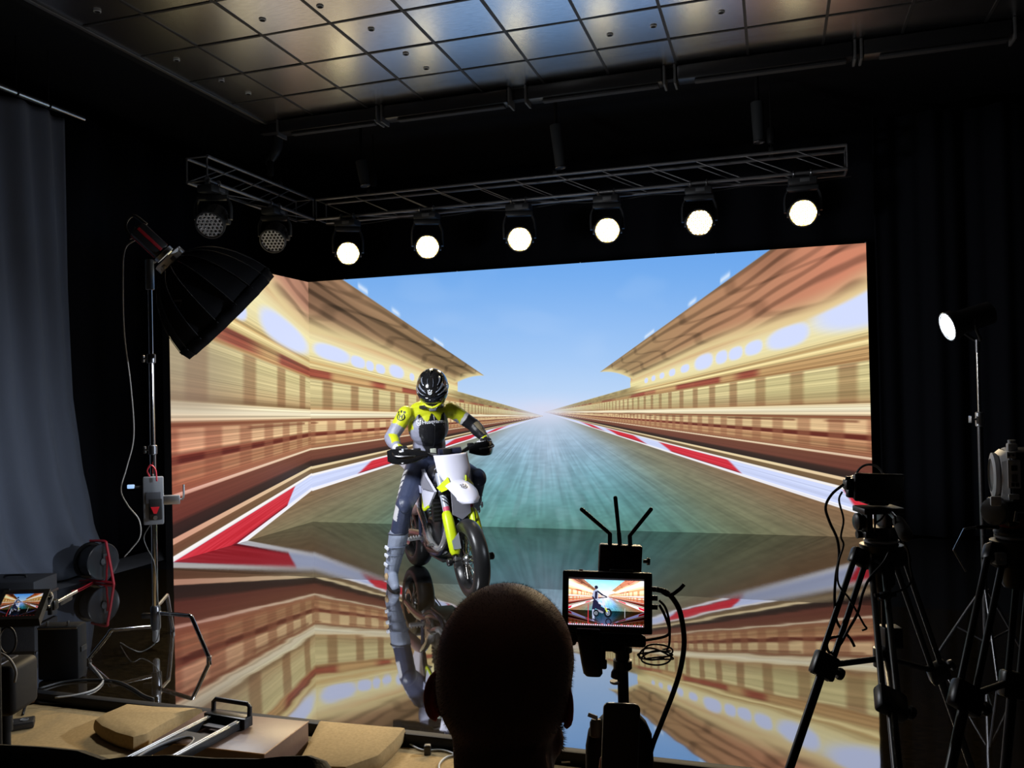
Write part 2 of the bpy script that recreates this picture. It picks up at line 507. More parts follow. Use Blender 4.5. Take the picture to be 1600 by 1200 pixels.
def to_image(name, rgb):
    a = rgb.astype(np.float32)/255.0
    lin = np.where(a <= .04045, a/12.92, ((a+.055)/1.055)**2.4)
    h, w_ = a.shape[:2]
    img = bpy.data.images.new(name, w_, h, float_buffer=True)
    img.colorspace_settings.name = 'Linear Rec.709'
    buf = np.ones((h, w_, 4), np.float32); buf[..., :3] = lin[::-1]
    img.pixels.foreach_set(buf.ravel())
    img.update(); img.pack()
    return img
def screen_mat(name, img, strength, rough=.45):
    m = bpy.data.materials.new(name); m.use_nodes = True
    nt = m.node_tree; b = nt.nodes['Principled BSDF']
    b.inputs['Base Color'].default_value = (.01, .01, .01, 1); b.inputs['Roughness'].default_value = rough
    b.inputs['Specular IOR Level'].default_value = .2
    t = nt.nodes.new('ShaderNodeTexImage'); t.image = img; t.extension = 'EXTEND'
    nt.links.new(t.outputs['Color'], b.inputs['Emission Color'])
    b.inputs['Emission Strength'].default_value = strength
    return m
def uv_quad(o):
    """unit uv on the only quad of a mesh, in vertex order BL, BR, TR, TL"""
    uv = o.data.uv_layers.new(name='uv')
    for li, c in zip(o.data.polygons[0].loop_indices, ((0, 0), (1, 0), (1, 1), (0, 1))): uv.data[li].uv = c

def project_grid(P0, U, V, nu, nv):
    a = (np.arange(nu)+.5)/nu; b = 1-(np.arange(nv)+.5)/nv
    P0, U, V = (np.array(q, np.float64) for q in (P0, U, V))
    X = P0+a[None, :, None]*U+b[:, None, None]*V-np.array(EYE)
    d = X @ np.array(FW)
    return 800+FPX*(X @ np.array(RT))/d, 600-FPX*(X @ np.array(UP))/d
def led(name, label, A, B, wall, nu, nv, nrm):
    """one LED wall from floor corner A to floor corner B"""
    A, B = Vector(A), Vector(B); U = B-A; Vv = Vector((0, 0, LED_H)); n = Vector(nrm)
    t = thing(name, label, 'LED screen', (A+B)/2)
    x, y = project_grid(A, U, Vv, nu, nv)
    img = to_image('track_picture', paint_screen(x, y, wall))
    q = MB(); q.add([A, B, B+Vv, A+Vv], [(0, 1, 2, 3)])
    o = q.build('screen_surface', screen_mat('led_picture', img, 1.0), t, smooth=False, fix=False); uv_quad(o)
    c = MB(); u = U.normalized()
    np_ = round(U.length/.5)
    for i in range(np_):
        for j in range(6):
            cc = A+U*((i+.5)/np_)+Vector((0, 0, .25+.5*j))-n*.045
            c.box(cc, (U.length/np_-.002, .08, .498), (u, n, Vector((0, 0, 1))))
    c.build('panel_cabinets', M['black'], t)
    lug = MB()
    for i in range(np_+1):
        if i % 3 == 1: lug.box(A+U*(i/np_)+Vector((0, 0, LED_H+.008))-n*.03, (.02, .02, .016), bev=.004)
    lug.build('top_lugs', M['alu'], t)
    return t
led('led_wall', 'large back LED screen showing a racetrack straight with blue sky', (LED_X0, LED_Y, 0), (LED_X1, LED_Y, 0), 'back', 1600, 750, (0, -1, 0))
led('led_wall', 'narrow side LED screen at left showing blurred grandstand and red kerb', (LED_X0, LED_YN, 0), (LED_X0, LED_Y, 0), 'left', 640, 750, (1, 0, 0))

# ------------------------------------------------------------------ floors
def floor_mat(name, base, ior, rough, wood=False, wave=.0, grain=0.0, spec_tint=None):
    m = bpy.data.materials.new(name); m.use_nodes = True
    nt = m.node_tree; b = nt.nodes['Principled BSDF']; N = nt.nodes.new; L = nt.links.new
    b.inputs['Base Color'].default_value = base; b.inputs['Roughness'].default_value = rough; b.inputs['IOR'].default_value = ior
    tc = N('ShaderNodeTexCoord')
    if wood:
        mp = N('ShaderNodeMapping'); mp.inputs['Scale'].default_value = (3, 9, 1); L(tc.outputs['Object'], mp.inputs['Vector'])
        n1 = N('ShaderNodeTexNoise'); n1.inputs['Scale'].default_value = 6; n1.inputs['Detail'].default_value = 8; n1.inputs['Roughness'].default_value = .7
        L(mp.outputs[0], n1.inputs['Vector'])
        cr = N('ShaderNodeValToRGB'); cr.color_ramp.elements[0].position = .35; cr.color_ramp.elements[1].position = .7
        cr.color_ramp.elements[0].color = tuple(c*.35 for c in base[:3])+(1,); cr.color_ramp.elements[1].color = tuple(c*1.5 for c in base[:3])+(1,)
        L(n1.outputs['Fac'], cr.inputs['Fac']); L(cr.outputs['Color'], b.inputs['Base Color'])
    if wood:
        gl = N('ShaderNodeBsdfGlossy'); gl.inputs['Roughness'].default_value = rough; gl.inputs['Color'].default_value = (.92, .93, .95, 1)
        mxs = N('ShaderNodeMixShader'); mxs.inputs[0].default_value = .40
        L(b.outputs[0], mxs.inputs[1]); L(gl.outputs[0], mxs.inputs[2]); L(mxs.outputs[0], nt.nodes['Material Output'].inputs['Surface'])
    if wave or grain:
        n2 = N('ShaderNodeTexNoise'); n2.inputs['Scale'].default_value = 2.2 if wave else 420; n2.inputs['Detail'].default_value = 2
        L(tc.outputs['Object'], n2.inputs['Vector'])
        bp = N('ShaderNodeBump'); bp.inputs['Strength'].default_value = wave or grain; bp.inputs['Distance'].default_value = .006 if wave else .0012
        L(n2.outputs['Fac'], bp.inputs['Height']); L(bp.outputs['Normal'], b.inputs['Normal'])
        if wood: L(bp.outputs['Normal'], gl.inputs['Normal'])
    return m
ST_X0, ST_X1 = -5.72, 5.2
s = MB(); s.box(((ST_X0+ST_X1)/2, (STAGE_Y+SEAM_Y)/2, -.03), (ST_X1-ST_X0, SEAM_Y-STAGE_Y-.004, .06))
struct('floor', s, floor_mat('clear_vinyl_over_wood', (.024, .016, .007, 1), 2.3, .03, wood=True, wave=.12))
s = MB(); s.box(((ST_X0+ST_X1)/2, (LED_Y+SEAM_Y)/2, -.03), (ST_X1-ST_X0, LED_Y-SEAM_Y, .0598))
struct('floor', s, floor_mat('dark_led_floor', (.010, .011, .012, 1), 2.05, .012, grain=.03))
s = MB(); s.box((-1, 4, -.10), (18, 16, .08))
struct('floor', s, mat('concrete_floor', (.045, .045, .048, 1), .75, var=(3, .7)))
s = MB(); s.box(((ST_X0+ST_X1)/2, STAGE_Y-.025, -.022), (ST_X1-ST_X0, .05, .052), bev=.006)
struct('trim_1', s, M['black'])
s = MB(); s.box((-5.98, 5.0, -.02), (.5, 5.4, .03))
struct('floor', s, mat('grey_vinyl_strip', (.12, .125, .14, 1), .7, var=(5, .8)))

# ------------------------------------------------------------------ walls and ceiling
s = MB(); s.box((-1, 11.4, 2.6), (18, .1, 5.6)); struct('wall_back', s, M['velvet'])
s = MB(); s.box((-7.3, 4, 2.6), (.1, 15, 5.6)); struct('wall_left', s, M['velvet'])
s = MB(); s.box((5.4, 4, 2.6), (.1, 15, 5.6)); struct('wall_right', s, M['velvet'])

CX0, CT = -4.346, .6
cols = [-4.905] + [CX0+CT*i for i in range(0, 15)]
rows = [4.9976+CT*i for i in range(-10, 5)]
def metal_tile():
    m = bpy.data.materials.new('metal_ceiling_tile'); m.use_nodes = True
    nt = m.node_tree; b = nt.nodes['Principled BSDF']; N = nt.nodes.new; L = nt.links.new
    b.inputs['Metallic'].default_value = 1; b.inputs['Base Color'].default_value = (.74, .74, .75, 1); b.inputs['Roughness'].default_value = .30
    b.inputs['Roughness'].default_value = .27
    tc = N('ShaderNodeTexCoord'); mp = N('ShaderNodeMapping'); mp.inputs['Scale'].default_value = (3, 14, 1); n = N('ShaderNodeTexNoise'); n.inputs['Scale'].default_value = 5; n.inputs['Detail'].default_value = 5
    L(tc.outputs['Object'], mp.inputs['Vector']); L(mp.outputs[0], n.inputs['Vector'])
    cr = N('ShaderNodeValToRGB'); cr.color_ramp.elements[0].position = .3; cr.color_ramp.elements[0].color = (.66, .66, .67, 1); cr.color_ramp.elements[1].position = .6; cr.color_ramp.elements[1].color = (.76, .76, .77, 1)
    L(n.outputs['Fac'], cr.inputs['Fac']); L(cr.outputs['Color'], b.inputs['Base Color'])
    return m
rt = random.Random(3)
s = MB()
for i in range(len(cols)-1):
    for j in range(len(rows)-1):
        x0, x1, y0, y1 = cols[i]+.008, cols[i+1]-.008, rows[j]+.008, rows[j+1]-.008
        tx, ty = rt.uniform(-.004, .004), rt.uniform(-.004, .004)
        def z(a, b): return CEIL_Z + tx*(a-.5)+ty*(b-.5)
        s.add([(x0, y0, z(0, 0)), (x0, y1, z(0, 1)), (x1, y1, z(1, 1)), (x1, y0, z(1, 0))], [(0, 1, 2, 3)])
struct('ceiling', s, metal_tile(), smooth=False, fix=False)
s = MB()
for x in cols: s.box((x, (rows[0]+rows[-1])/2, CEIL_Z+.004), (.022, rows[-1]-rows[0], .02))
for y in rows: s.box(((cols[0]+cols[-1])/2, y, CEIL_Z+.0045), (cols[-1]-cols[0], .022, .021))
struct('trim_2', s, mat('ceiling_grid', (.06, .06, .06, 1), .5, .5))
s = MB(); s.box((-1, 4, CEIL_Z+.25), (18, 15, .1)); struct('ceiling', s, M['black'])
s = MB(); s.box((cols[0]-.02, (rows[0]+rows[-1])/2, CEIL_Z-.008), (.03, rows[-1]-rows[0], .014)); struct('trim_3', s, mat('trim_alu', (.5, .5, .5, 1), .4, 1.0))
s = MB(); s.box((cols[0]-.08, (rows[0]+rows[-1])/2, CEIL_Z+.10), (.1, rows[-1]-rows[0], .2)); struct('trim_4', s, M['black'])
s = MB(); s.box(((cols[0]+cols[-1])/2, rows[-1]+.05, CEIL_Z+.05), (cols[-1]-cols[0]+.2, .08, .3)); struct('trim_5', s, M['black'])

# ------------------------------------------------------------------ trusses
def truss(label, A, B, side, n, sz=.23):
    """four-chord truss; A-B is the lower inner chord, side points to the outer chords"""
    A, B = Vector(A), Vector(B); sd = Vector(side)*sz; up = Vector((0, 0, sz))
    t = thing('lighting_truss', label, 'truss', (A+B)/2)
    m = mat('truss_black', (.24, .24, .25, 1), .42, .6)
    for off in (Vector((0, 0, 0)), up, sd, sd+up): MB().cyl(A+off, B+off, .017, 12).build('chord', m, t)
    U = (B-A)/n
    for i in range(n):
        for (o0, o1) in ((up, Vector((0, 0, 0))), (up+sd, sd), (Vector((0, 0, 0)), sd)):
            a, b = (A+U*i+o0, A+U*(i+1)+o1)
            MB().cyl(a, b, .006, 6).build('brace', m, t)
    for e in (A, B):
        s = MB()
        for a, b in ((Vector((0, 0, 0)), up), (up, up+sd), (up+sd, sd), (sd, Vector((0, 0, 0)))): s.cyl(e+a, e+b, .009, 8)
        s.build('end_frame', m, t)
    for q in (.12, .5, .88) if n > 6 else (.36,):
        p = A.lerp(B, q)+sd*.5+up
        s = MB(); s.cyl(p, Vector((p.x, p.y, CEIL_Z+.2)), .006, 8); s.box(p+Vector((0, 0, .03)), (.05, sz+.05, .04) if abs(sd.y) > .1 else (sz+.05, .05, .04), bev=.006); s.lathe([(.03, .12), (.04, .14), (.04, .26), (.03, .28)], p, (0, 0, 1), 14); s.build('hanger', M['black'], t)
    return t
TC = at(492, 343, TRUSS_Y)
TR_END = Vector((.72, TRUSS_Y, TC.z))
back_truss = truss('long black lighting truss across the back above the LED screen', TC+Vector((.02, 0, 0)), TR_END, (0, 1, 0), 12)
left_near = Vector((TC.x, 6.66, TC.z))
left_truss = truss('short lighting truss at left above the side LED screen', TC+Vector((0, -.03, 0)), left_near, (-1, 0, 0), 4)
# power cable sagging under the trusses
s = MB()
pts = []
for i in range(25):
    t = i/24; pts.append(TC.lerp(TR_END, t)+Vector((.05, .175, -.03-.03*abs(math.sin(t*19)))))
s.tube(pts, .007, 6, smooth=3); tag(s.build('power_cable', M['cable']), 'black cable slung along the underside of the long back truss', 'cable')
s = MB(); pts = []
for i in range(9):
    t = i/8; pts.append(TC.lerp(left_near, t)+Vector((-.10, 0, -.03-.03*abs(math.sin(t*7)))))
s.tube(pts, .007, 6, smooth=3); tag(s.build('power_cable', M['cable']), 'black cable slung along the underside of the short left truss', 'cable')

# ------------------------------------------------------------------ moving heads
def lamp_mat(name, col, st):
    m = bpy.data.materials.new(name); m.use_nodes = True; b = m.node_tree.nodes['Principled BSDF']
    b.inputs['Base Color'].default_value = (.2, .2, .2, 1); b.inputs['Emission Color'].default_value = col; b.inputs['Emission Strength'].default_value = st
    return m
LENS_ON = lamp_mat('lens_lit', (1, .86, .50, 1), 5.5)
PLATE_ON = lamp_mat('plate_lit', (1, .66, .20, 1), 1.6)
PLATE_DIM = lamp_mat('plate_lit_soft', (1, .62, .16, 1), .55)
LENS_OFF = mat('lens_unlit', (.9, .9, .92, 1), .5, spec=.8)
HOUS = mat('head_housing', (.035, .037, .040, 1), .45, bump=(90, .05))
def moving_head(P, d, ztop, label, on, group, kind=0, along=Vector((1, 0, 0))):
    """P lens centre, d facing direction, ztop underside of the truss chord"""
    P, d = Vector(P), Vector(d).normalized()
    t = thing('moving_head_light', label, 'stage light', Vector((P.x, P.y+.06, ztop)), group)
    x, y, z = frame(d)                         # x horizontal, y up-ish
    C = P-d*.13
    s = MB(); s.lathe([(.06, -.16), (.105, -.14), (.125, -.06), (.125, .07), (.138, .10), (.138, .135), (.124, .137), (.124, .122)], C, d, 32, caps=False)
    s.lathe([(.06, -.16), (.001, -.165)], C, d, 32, caps=False)
    for k in range(10):
        a = 2*math.pi*k/10; s.box(C-d*.03+(x*math.cos(a)+y*math.sin(a))*.126, (.012, .008, .12), (x*math.cos(a)+y*math.sin(a), -x*math.sin(a)+y*math.cos(a), d))
    s.build('head_housing', HOUS, t)
    s = MB(); s.lathe([(.124, .118), (.001, .118)], C, d, 32, caps=False)
    s.build('lens_plate', (PLATE_ON, PLATE_DIM)[kind] if on else LENS_OFF, t)
    s = MB(); r = .0175 if on else .0135
    q = .0385
    for i in range(-3, 4):
        for j in range(-3, 4):
            if abs(i+j) > 3: continue
            o = x*(q*(i+j/2))+y*(q*j*.866)
            if o.length < .118: s.lathe([(r, 0), (r*.8, .006), (.0005, .009)], C+d*.119+o, d, 10, caps=False)
    s.build('lens_array', LENS_ON if on else M['gloss'], t)
    s = MB(); hz = Vector((0, 0, 1)); xx = Vector((x.x, x.y, 0)).normalized()
    yk = .165
    zt = ztop-.13
    for sg in (-1, 1):
        s.tube([C+xx*(sg*yk), C+xx*(sg*yk)+hz*((zt-.02-C.z)*.6), Vector((C.x, C.y, zt-.03))+xx*(sg*yk*.8)], [.035, .034, .03], 10, smooth=3, flat=(.45, 1), up=d)
        s.lathe([(.05, 0), (.05, .03)], C+xx*(sg*.122), xx*sg, 16)
    s.box(Vector((C.x, C.y, zt-.03)), (.30, .07, .05), (xx, hz.cross(xx), hz), bev=.015)
    s.build('yoke', HOUS, t)
    xx = along
    s = MB(); s.box(Vector((C.x, C.y, zt+.035)), (.27, .17, .075), (xx, hz.cross(xx), hz), bev=.018)
    s.build('base', HOUS, t)
    s = MB(); s.box(Vector((C.x, C.y, zt+.037))+xx*.02-hz.cross(xx)*.087, (.09, .006, .035), (xx, hz.cross(xx), hz), bev=.003)
    s.build('control_panel', M['grey'], t)
    for sg in (-1, 1):
        s = MB(); s.box(Vector((C.x, C.y, zt+.080))+xx*(sg*.08), (.03, .05, .036), (xx, hz.cross(xx), hz), bev=.006)
        s.torus(Vector((C.x, C.y, zt+.122))+xx*(sg*.08), xx, .026, .008, 18, 8)
        s.build('clamp', M['alu'], t)
    return t
for i, p in enumerate(HEAD_P):
    d = Vector((EYE.x-p.x, EYE.y-p.y, -2.2-.1*i))
    nm = ('leftmost lit moving head light over the left end of the LED screen', 'lit moving head light, second from left under the back truss',
          'lit moving head light above the centre left of the blue screen sky', 'lit moving head light right of centre under the back truss',
          'lit moving head light showing its separate yellow lens dots, second from right', 'rightmost lit moving head light near the right end of the truss')[i]
    moving_head(p, d, TC.z+.008, nm, True, 'lit moving heads under the back truss', 1 if i == 4 else 0)
for (px, py), nm in zip(((328, 352), (426, 377)), ('unlit moving head light near the open end of the left truss', 'unlit moving head light nearer the corner of the two trusses')):
    p = atX(px, py, TC.x+.04)
    moving_head(p, Vector((.30, -.85, -.62)), TC.z+.008, nm, False, 'unlit moving heads under the left truss', 0, Vector((0, 1, 0)))

# ------------------------------------------------------------------ ceiling fittings
CASE_Y = 7.40
def casing(px0, px1, label, pyb=None):
    zc = CEIL_Z-.10
    def xat(px):
        # point of the casing's bottom line at this image column
        lo = at(px, 100, CASE_Y); return lo.x
    x0, x1 = xat(px0), xat(px1)
    t = thing('blind_casing', label, 'blind casing', ((x0+x1)/2, CASE_Y, zc))
    s = MB(); s.box(((x0+x1)/2, CASE_Y, zc+.02), (x1-x0, .16, .13), bev=.02); s.build('case', M['plastic'], t)
    s = MB(); s.box(((x0+x1)/2+.05, CASE_Y-.02, zc-.06), ((x1-x0)*.86, .07, .022), bev=.006); s.build('bottom_bar', mat('bar_dull', (.03, .03, .032, 1), .8), t)
    for x in (x0-.015, x1+.015):
        s = MB(); s.box((x, CASE_Y, zc+.01), (.02, .17, .17), bev=.004); s.build('bracket', mat('bracket_dull', (.10, .10, .10, 1), .6), t)
casing(440, 590, 'leftmost black blind casing along the far ceiling edge')
casing(602, 795, 'black blind casing along the ceiling edge, second from left')
casing(826, 1036, 'black blind casing along the ceiling edge above the screen centre')
casing(1058, 1332, 'long black blind casing along the ceiling edge right of centre')
casing(1348, 1580, 'rightmost black blind casing fading into the dark ceiling corner')
for i, (px, py, where) in enumerate(((152, 16.5, 'in the dark tile nearest the top left'), (276, 93, 'in the third dark tile along the left ceiling edge'), (346, 125.5, 'in the dark left tile column before the corner'),
        (388, 145.5, 'nearest the far left ceiling corner'), (410, 30, 'in the grey tile second column at the top'), (500, 9, 'at the top edge left of the blue tiles'),
        (580, 45, 'in the third grey blue tile row, left'), (634, 83.5, 'in the bluish tile, upper one of the close pair'), (666, 106, 'in the bluish tile, lower one of the close pair'),
        (953, 53.5, 'right of centre, left one of a pair'), (1021, 40, 'right of centre, right one of a pair'), (1127, 18, 'in the violet grey tile farthest right'))):
    p = fl(px, py, CEIL_Z)
    t = thing('ceiling_spot', 'small round recessed ceiling spot '+where, 'ceiling spot', p, 'recessed ceiling spots')
    MB().torus(p-Vector((0, 0, .006)), (0, 0, 1), .022, .005, 20, 6).build('trim_ring', mat('spot_ring', (.8, .8, .78, 1), .4), t)
    MB().lathe([(.020, 0), (.015, .004), (.001, .005)], p-Vector((0, 0, .012)), (0, 0, 1), 16, caps=False).build('lens', M['black'], t)
def hanging(px0, py0, px1, py1, Y, label, bend=0):  # dark tubular fitting hung from the ceiling, purpose unknown
    a, b = at(px0, py0, Y), at(px1, py1, Y)
    t = thing('hanging_tube', label, 'hanging lamp', a)
    m = mat('tube_dark', (.05, .055, .06, 1), .35)
    s = MB(); mid = a.lerp(b, .55)+Vector((bend, 0, 0))
    s.tube([a, mid, b], [.062, .058, .05], 14, smooth=5); s.build('tube_body', m, t)
    s = MB(); s.torus(b, (b-mid), .05, .008, 20, 6); s.build('rim', M['dsteel'], t)
    s = MB(); s.cyl(a-Vector((0, 0, .01)), Vector((a.x, a.y, CEIL_Z+.16)), .02, 10); s.build('hanger', M['black'], t)
hanging(434, 208, 417, 256, 8.1, 'dark bent tube fitting hanging left beside the ceiling corner', .06)
hanging(564, 252, 571, 290, 8.3, 'dark tube fitting hanging faintly behind the left half of the truss')
hanging(868, 196, 876, 262, 8.3, 'dark tube fitting hanging above the middle of the truss')
hanging(1183, 160, 1186, 222, 8.3, 'dark tube fitting hanging high above the right end of the truss')
# steel rail of the left curtain
RAIL_X = -5.9
ra, rb = atX(0, 135, RAIL_X), atX(118, 181, RAIL_X)
zr = ra.z
t = thing('curtain_rail', 'steel pipe rail carrying the left curtain near the ceiling', 'curtain rail', (RAIL_X, 5.2, zr))
MB().cyl((RAIL_X, 3.2, zr), (RAIL_X, 6.0, zr), .026, 14).build('pipe', M['steel'], t)
for y in (5.3, 5.62):
    s = MB(); s.torus((RAIL_X, y, zr), (0, 1, 0), .028, .007, 18, 8); s.cyl((RAIL_X, y, zr+.03), (RAIL_X, y, CEIL_Z+.2), .006, 8); s.build('hanger', M['black'], t)

# ------------------------------------------------------------------ curtains
def cloth(name, label, fn, nu, nv, m, th=.008):
    o = MB().grid(fn, nu, nv).build(name, m, ang=180)
    sd = o.modifiers.new('thickness', 'SOLIDIFY'); sd.thickness = th
    return tag(o, label, 'curtain')
CURT = mat('navy_grey_drape', (.15, .17, .22, 1), .85, spec=.15, bump=(240, .25), sheen=.15)
def lc(u, v):
    z = .015+(zr-.03)*v
    zz = [0, .15, .4, .9, 1.6, 2.6, 4.2]; ed = [6.55, 6.36, 6.24, 6.10, 5.99, 5.94, 5.90]
    e = float(np.interp(z, zz, ed)); y = 3.2+(e-3.2)*u
    q = 3.2+2.7*u
    amp = .05+.05*max(0, 1-z/1.2)
    x = RAIL_X-.11+.6*amp*math.sin(q*9.5+.8*math.sin(q*3))+.03*math.sin(q*23+z*.8)
    x += .10*max(0, 1-z/.5)**2*(.5+.5*math.sin(q*5))+.03*math.sin(z*6+q*9)*max(0, 1-z/1.0)
    return Vector((x, y, z))
cloth('curtain', 'heavy dark blue grey curtain at left with its hem spread on the floor', lc, 160, 70, CURT)
RD = mat('black_stage_drape', (.009, .010, .014, 1), .9, spec=.1, bump=(200, .2))
def rc(u, v):
    z = .01+4.3*v; x = 1.02+4.2*u
    return Vector((x, 9.32+.06*math.sin(x*11+.9*math.sin(x*2.3))+.02*math.sin(x*31), z))
cloth('curtain', 'black stage drape hanging at right beside the LED screen', rc, 220, 8, RD)
def bc(u, v):
    z = 2.2+2.38*v; x = -7+8.2*u
    return Vector((x, 10.6+.05*math.sin(x*10), z))
cloth('curtain', 'black backdrop drape hanging behind the long truss', bc, 160, 4, M['velvet'])
def bl(u, v):
    z = .01+4.3*v; y = 6.0+3.4*u
    return Vector((-6.35+.05*math.sin(y*10), y, z))
cloth('curtain', 'black drape in the dark gap left of the side screen', bl, 90, 4, M['velvet'])

# ------------------------------------------------------------------ softbox on a C-stand
HUB = atD(243, 955, 5.17)
CSX, CSY = HUB.x, HUB.y
def stand_z(py): return atD(242, py, 5.17).z
top = Vector((CSX, CSY, stand_z(408)))
t = thing('light_stand', 'chrome C-stand on turtle legs holding the black softbox', 'light stand', (CSX, CSY, 0))
MB().tube([(CSX, CSY, .10), (CSX, CSY, stand_z(705))], .0175, 16).build('lower_column', M['chrome'], t)
MB().tube([(CSX, CSY, stand_z(706)), (CSX, CSY, stand_z(560))], .0150, 16).build('middle_column', M['chrome'], t)
MB().tube([(CSX, CSY, stand_z(562)), (CSX, CSY, top.z)], .0125, 16).build('upper_column', M['chrome'], t)
for py in (703, 560):
    s = MB(); s.lathe([(.020, -.03), (.026, -.025), (.026, .025), (.020, .03)], (CSX, CSY, stand_z(py)), (0, 0, 1), 18)
    k = Vector((CSX, CSY, stand_z(py)))-RT*.03; s.cyl(k+RT*.03, k-RT*.015, .006, 8); s.box(k-RT*.02, (.012, .03, .045), (RT, FW, Vector((0, 0, 1))), bev=.005)
    s.build('collar', M['dsteel'], t)
feet = [((228, 980), (171, 990), fl(138, 1034)), ((246, 957), (298, 961), fl(327, 1032)), ((245, 952), (260, 948), fl(270, 987))]
hubz = [stand_z(978), stand_z(957), stand_z(950)]
for (a, b, f), hz in zip(feet, hubz):
    c = Vector((CSX, CSY, hz)); f = Vector(f)
    dirv = Vector((f.x-c.x, f.y-c.y, 0)); L = dirv.length; dv = dirv/L
    knee = c+dv*L*.62+Vector((0, 0, .012)); knee2 = c+dv*L*.72-Vector((0, 0, .015))
    ft = Vector((f.x, f.y, .014))
    l = MB().tube([c+dv*.02, knee-dv*.02, knee+dv*.02, knee2, ft], .0125, 12, smooth=3).build('leg', M['chrome'], t)
    MB().cyl(ft-Vector((0, 0, .013))-dv*.004, ft+Vector((0, 0, .012))+dv*.0, .0145, 12).build('foot_cap', M['chrome'], l)
s = MB(); s.lathe([(.022, -.075), (.03, -.065), (.03, .065), (.022, .075)], (CSX, CSY, stand_z(965)), (0, 0, 1), 18)
s.box(Vector((CSX, CSY, stand_z(962)))-RT*.05, (.07, .03, .03), (RT, FW, Vector((0, 0, 1))), bev=.006)
s.build('hub', M['dsteel'], t)
s = MB(); s.lathe([(.012, -.10), (.02, -.09), (.02, 0)], (CSX, CSY, stand_z(978)), (0, 0, 1), 14); s.build('bottom_tip', M['alu'], t)

ax = OCTA_AX; sx, sy, sz = frame(ax)
t = thing('softbox', 'large black parabolic softbox tilted down towards the rider', 'softbox', OCTA_A)
NR, DEP, RAD = 16, .43, .375
prof = [(0, .045), (.06, .14), (.16, .235), (.30, .325), (.42, .378), (DEP, RAD)]
prof = [(.0, .06), (.026, .126), (.068, .196), (.124, .252), (.215, .309), (.325, .352), (DEP, RAD)]
def rp(k, r, h):
    a = 2*math.pi*k/NR; return OCTA_A+sz*h+(sx*math.cos(a)+sy*math.sin(a))*r
s = MB()
sub = 4
rings = []
for (h, r) in prof:
    ring = []
    for k in range(NR):
        for q in range(sub):
            t0 = q/sub; rr = r*(1-.045*math.sin(math.pi*t0))
            p = rp(k, 1, 0)*(1-t0)+rp(k+1, 1, 0)*t0-OCTA_A
            ring.append(OCTA_A+sz*h+p*rr)
    rings.append(ring)
s.loft(rings, caps=False)
FAB = mat('softbox_fabric', (.006, .006, .007, 1), .9, spec=.08, bump=(180, .1))
o = s.build('canopy', FAB, t, ang=20)
sd = o.modifiers.new('thickness', 'SOLIDIFY'); sd.thickness = .004
for k in range(NR):
    MB().tube([rp(k, r+.003, h) for h, r in prof], .0022, 6, smooth=3).build('rib', mat('rib_steel', (.35, .36, .38, 1), .25, .9), t)
s = MB()
rim0 = [p-sz*.02+(p-OCTA_A-sz*DEP)*.012 for p in rings[-1]]; rim1 = [p+sz*.05-(p-OCTA_A-sz*DEP)*.02 for p in rings[-1]]
s.loft([rim0, rim1], caps=False); o = s.build('front_skirt', FAB, t); sd = o.modifiers.new('thickness', 'SOLIDIFY'); sd.thickness = .004
s = MB(); dd = DEP-.06
s.lathe([(.001, dd), (RAD*.85, dd)], OCTA_A, sz, 48, caps=False)
o = s.build('front_diffuser', lamp_mat('diffuser_lit', (.92, .95, 1, 1), 2.2), t)
s = MB(); s.lathe([(.085, -.035), (.098, -.03), (.098, .012), (.085, .02), (.07, .02), (.07, -.035)], OCTA_A, sz, 32, caps=False)
o = s.build('speed_ring', mat('silver_ring', (.92, .93, .95, 1), .5, .0), t)
s = MB()
for k in range(0, NR, 2):
    a = rp(k, .09, 0); s.box(a, (.018, .03, .03), (((a-OCTA_A).normalized()), sz.cross((a-OCTA_A).normalized()), sz), bev=.004)
s.build('rod_sockets', M['alu'], t)
# lamp head behind the ring
LH = OCTA_A-sz*.185
t = thing('studio_lamp', 'black LED studio lamp head with red side stripe behind the softbox', 'studio lamp', LH)
s = MB(); s.box(LH+sz*.015, (.095, .105, .20), (sx, sy, sz), bev=.02); s.build('lamp_body', M['plastic'], t)
for sg in (-1, 1):
    s = MB(); s.box(LH+sz*.015+sy*(sg*.0535), (.020, .006, .175), (sx, sy, sz), bev=.002); s.build('side_stripe', mat('lamp_red', S(150, 26, 36), .4), t)
    s = MB(); s.box(LH+sz*.015+sx*(sg*.0485), (.006, .020, .175), (sx, sy, sz), bev=.002); s.build('side_panel', mat('lamp_red', S(150, 26, 36), .4), t)
s = MB(); s.lathe([(.045, .11), (.062, .115), (.062, .14), (.05, .14)], LH, sz, 24); s.build('bayonet_mount', M['alu'], t)
s = MB(); yk = top+Vector((0, 0, .03))
s.box(Vector((CSX, CSY, top.z-.08)), (.04, .04, .19), bev=.006)
s.build('mount_spigot', mat('spigot_grey', (.30, .33, .36, 1), .35, .8), t)
s = MB(); s.tube([Vector((CSX, CSY, top.z)), Vector((CSX, CSY, top.z+.03))+FW*.085, LH+FW*.085], [.016, .016, .014], 10, smooth=4); s.build('yoke_arm', M['black'], t)
s = MB(); a = LH-sz*.06; s.tube([a+sx*.03-sy*.06, a+sx*.05-sz*.08-sy*.02, a+sx*.03-sz*.09+sy*.05, a+sy*.06], .010, 8, smooth=4); s.build('rear_handle', M['plastic'], t)
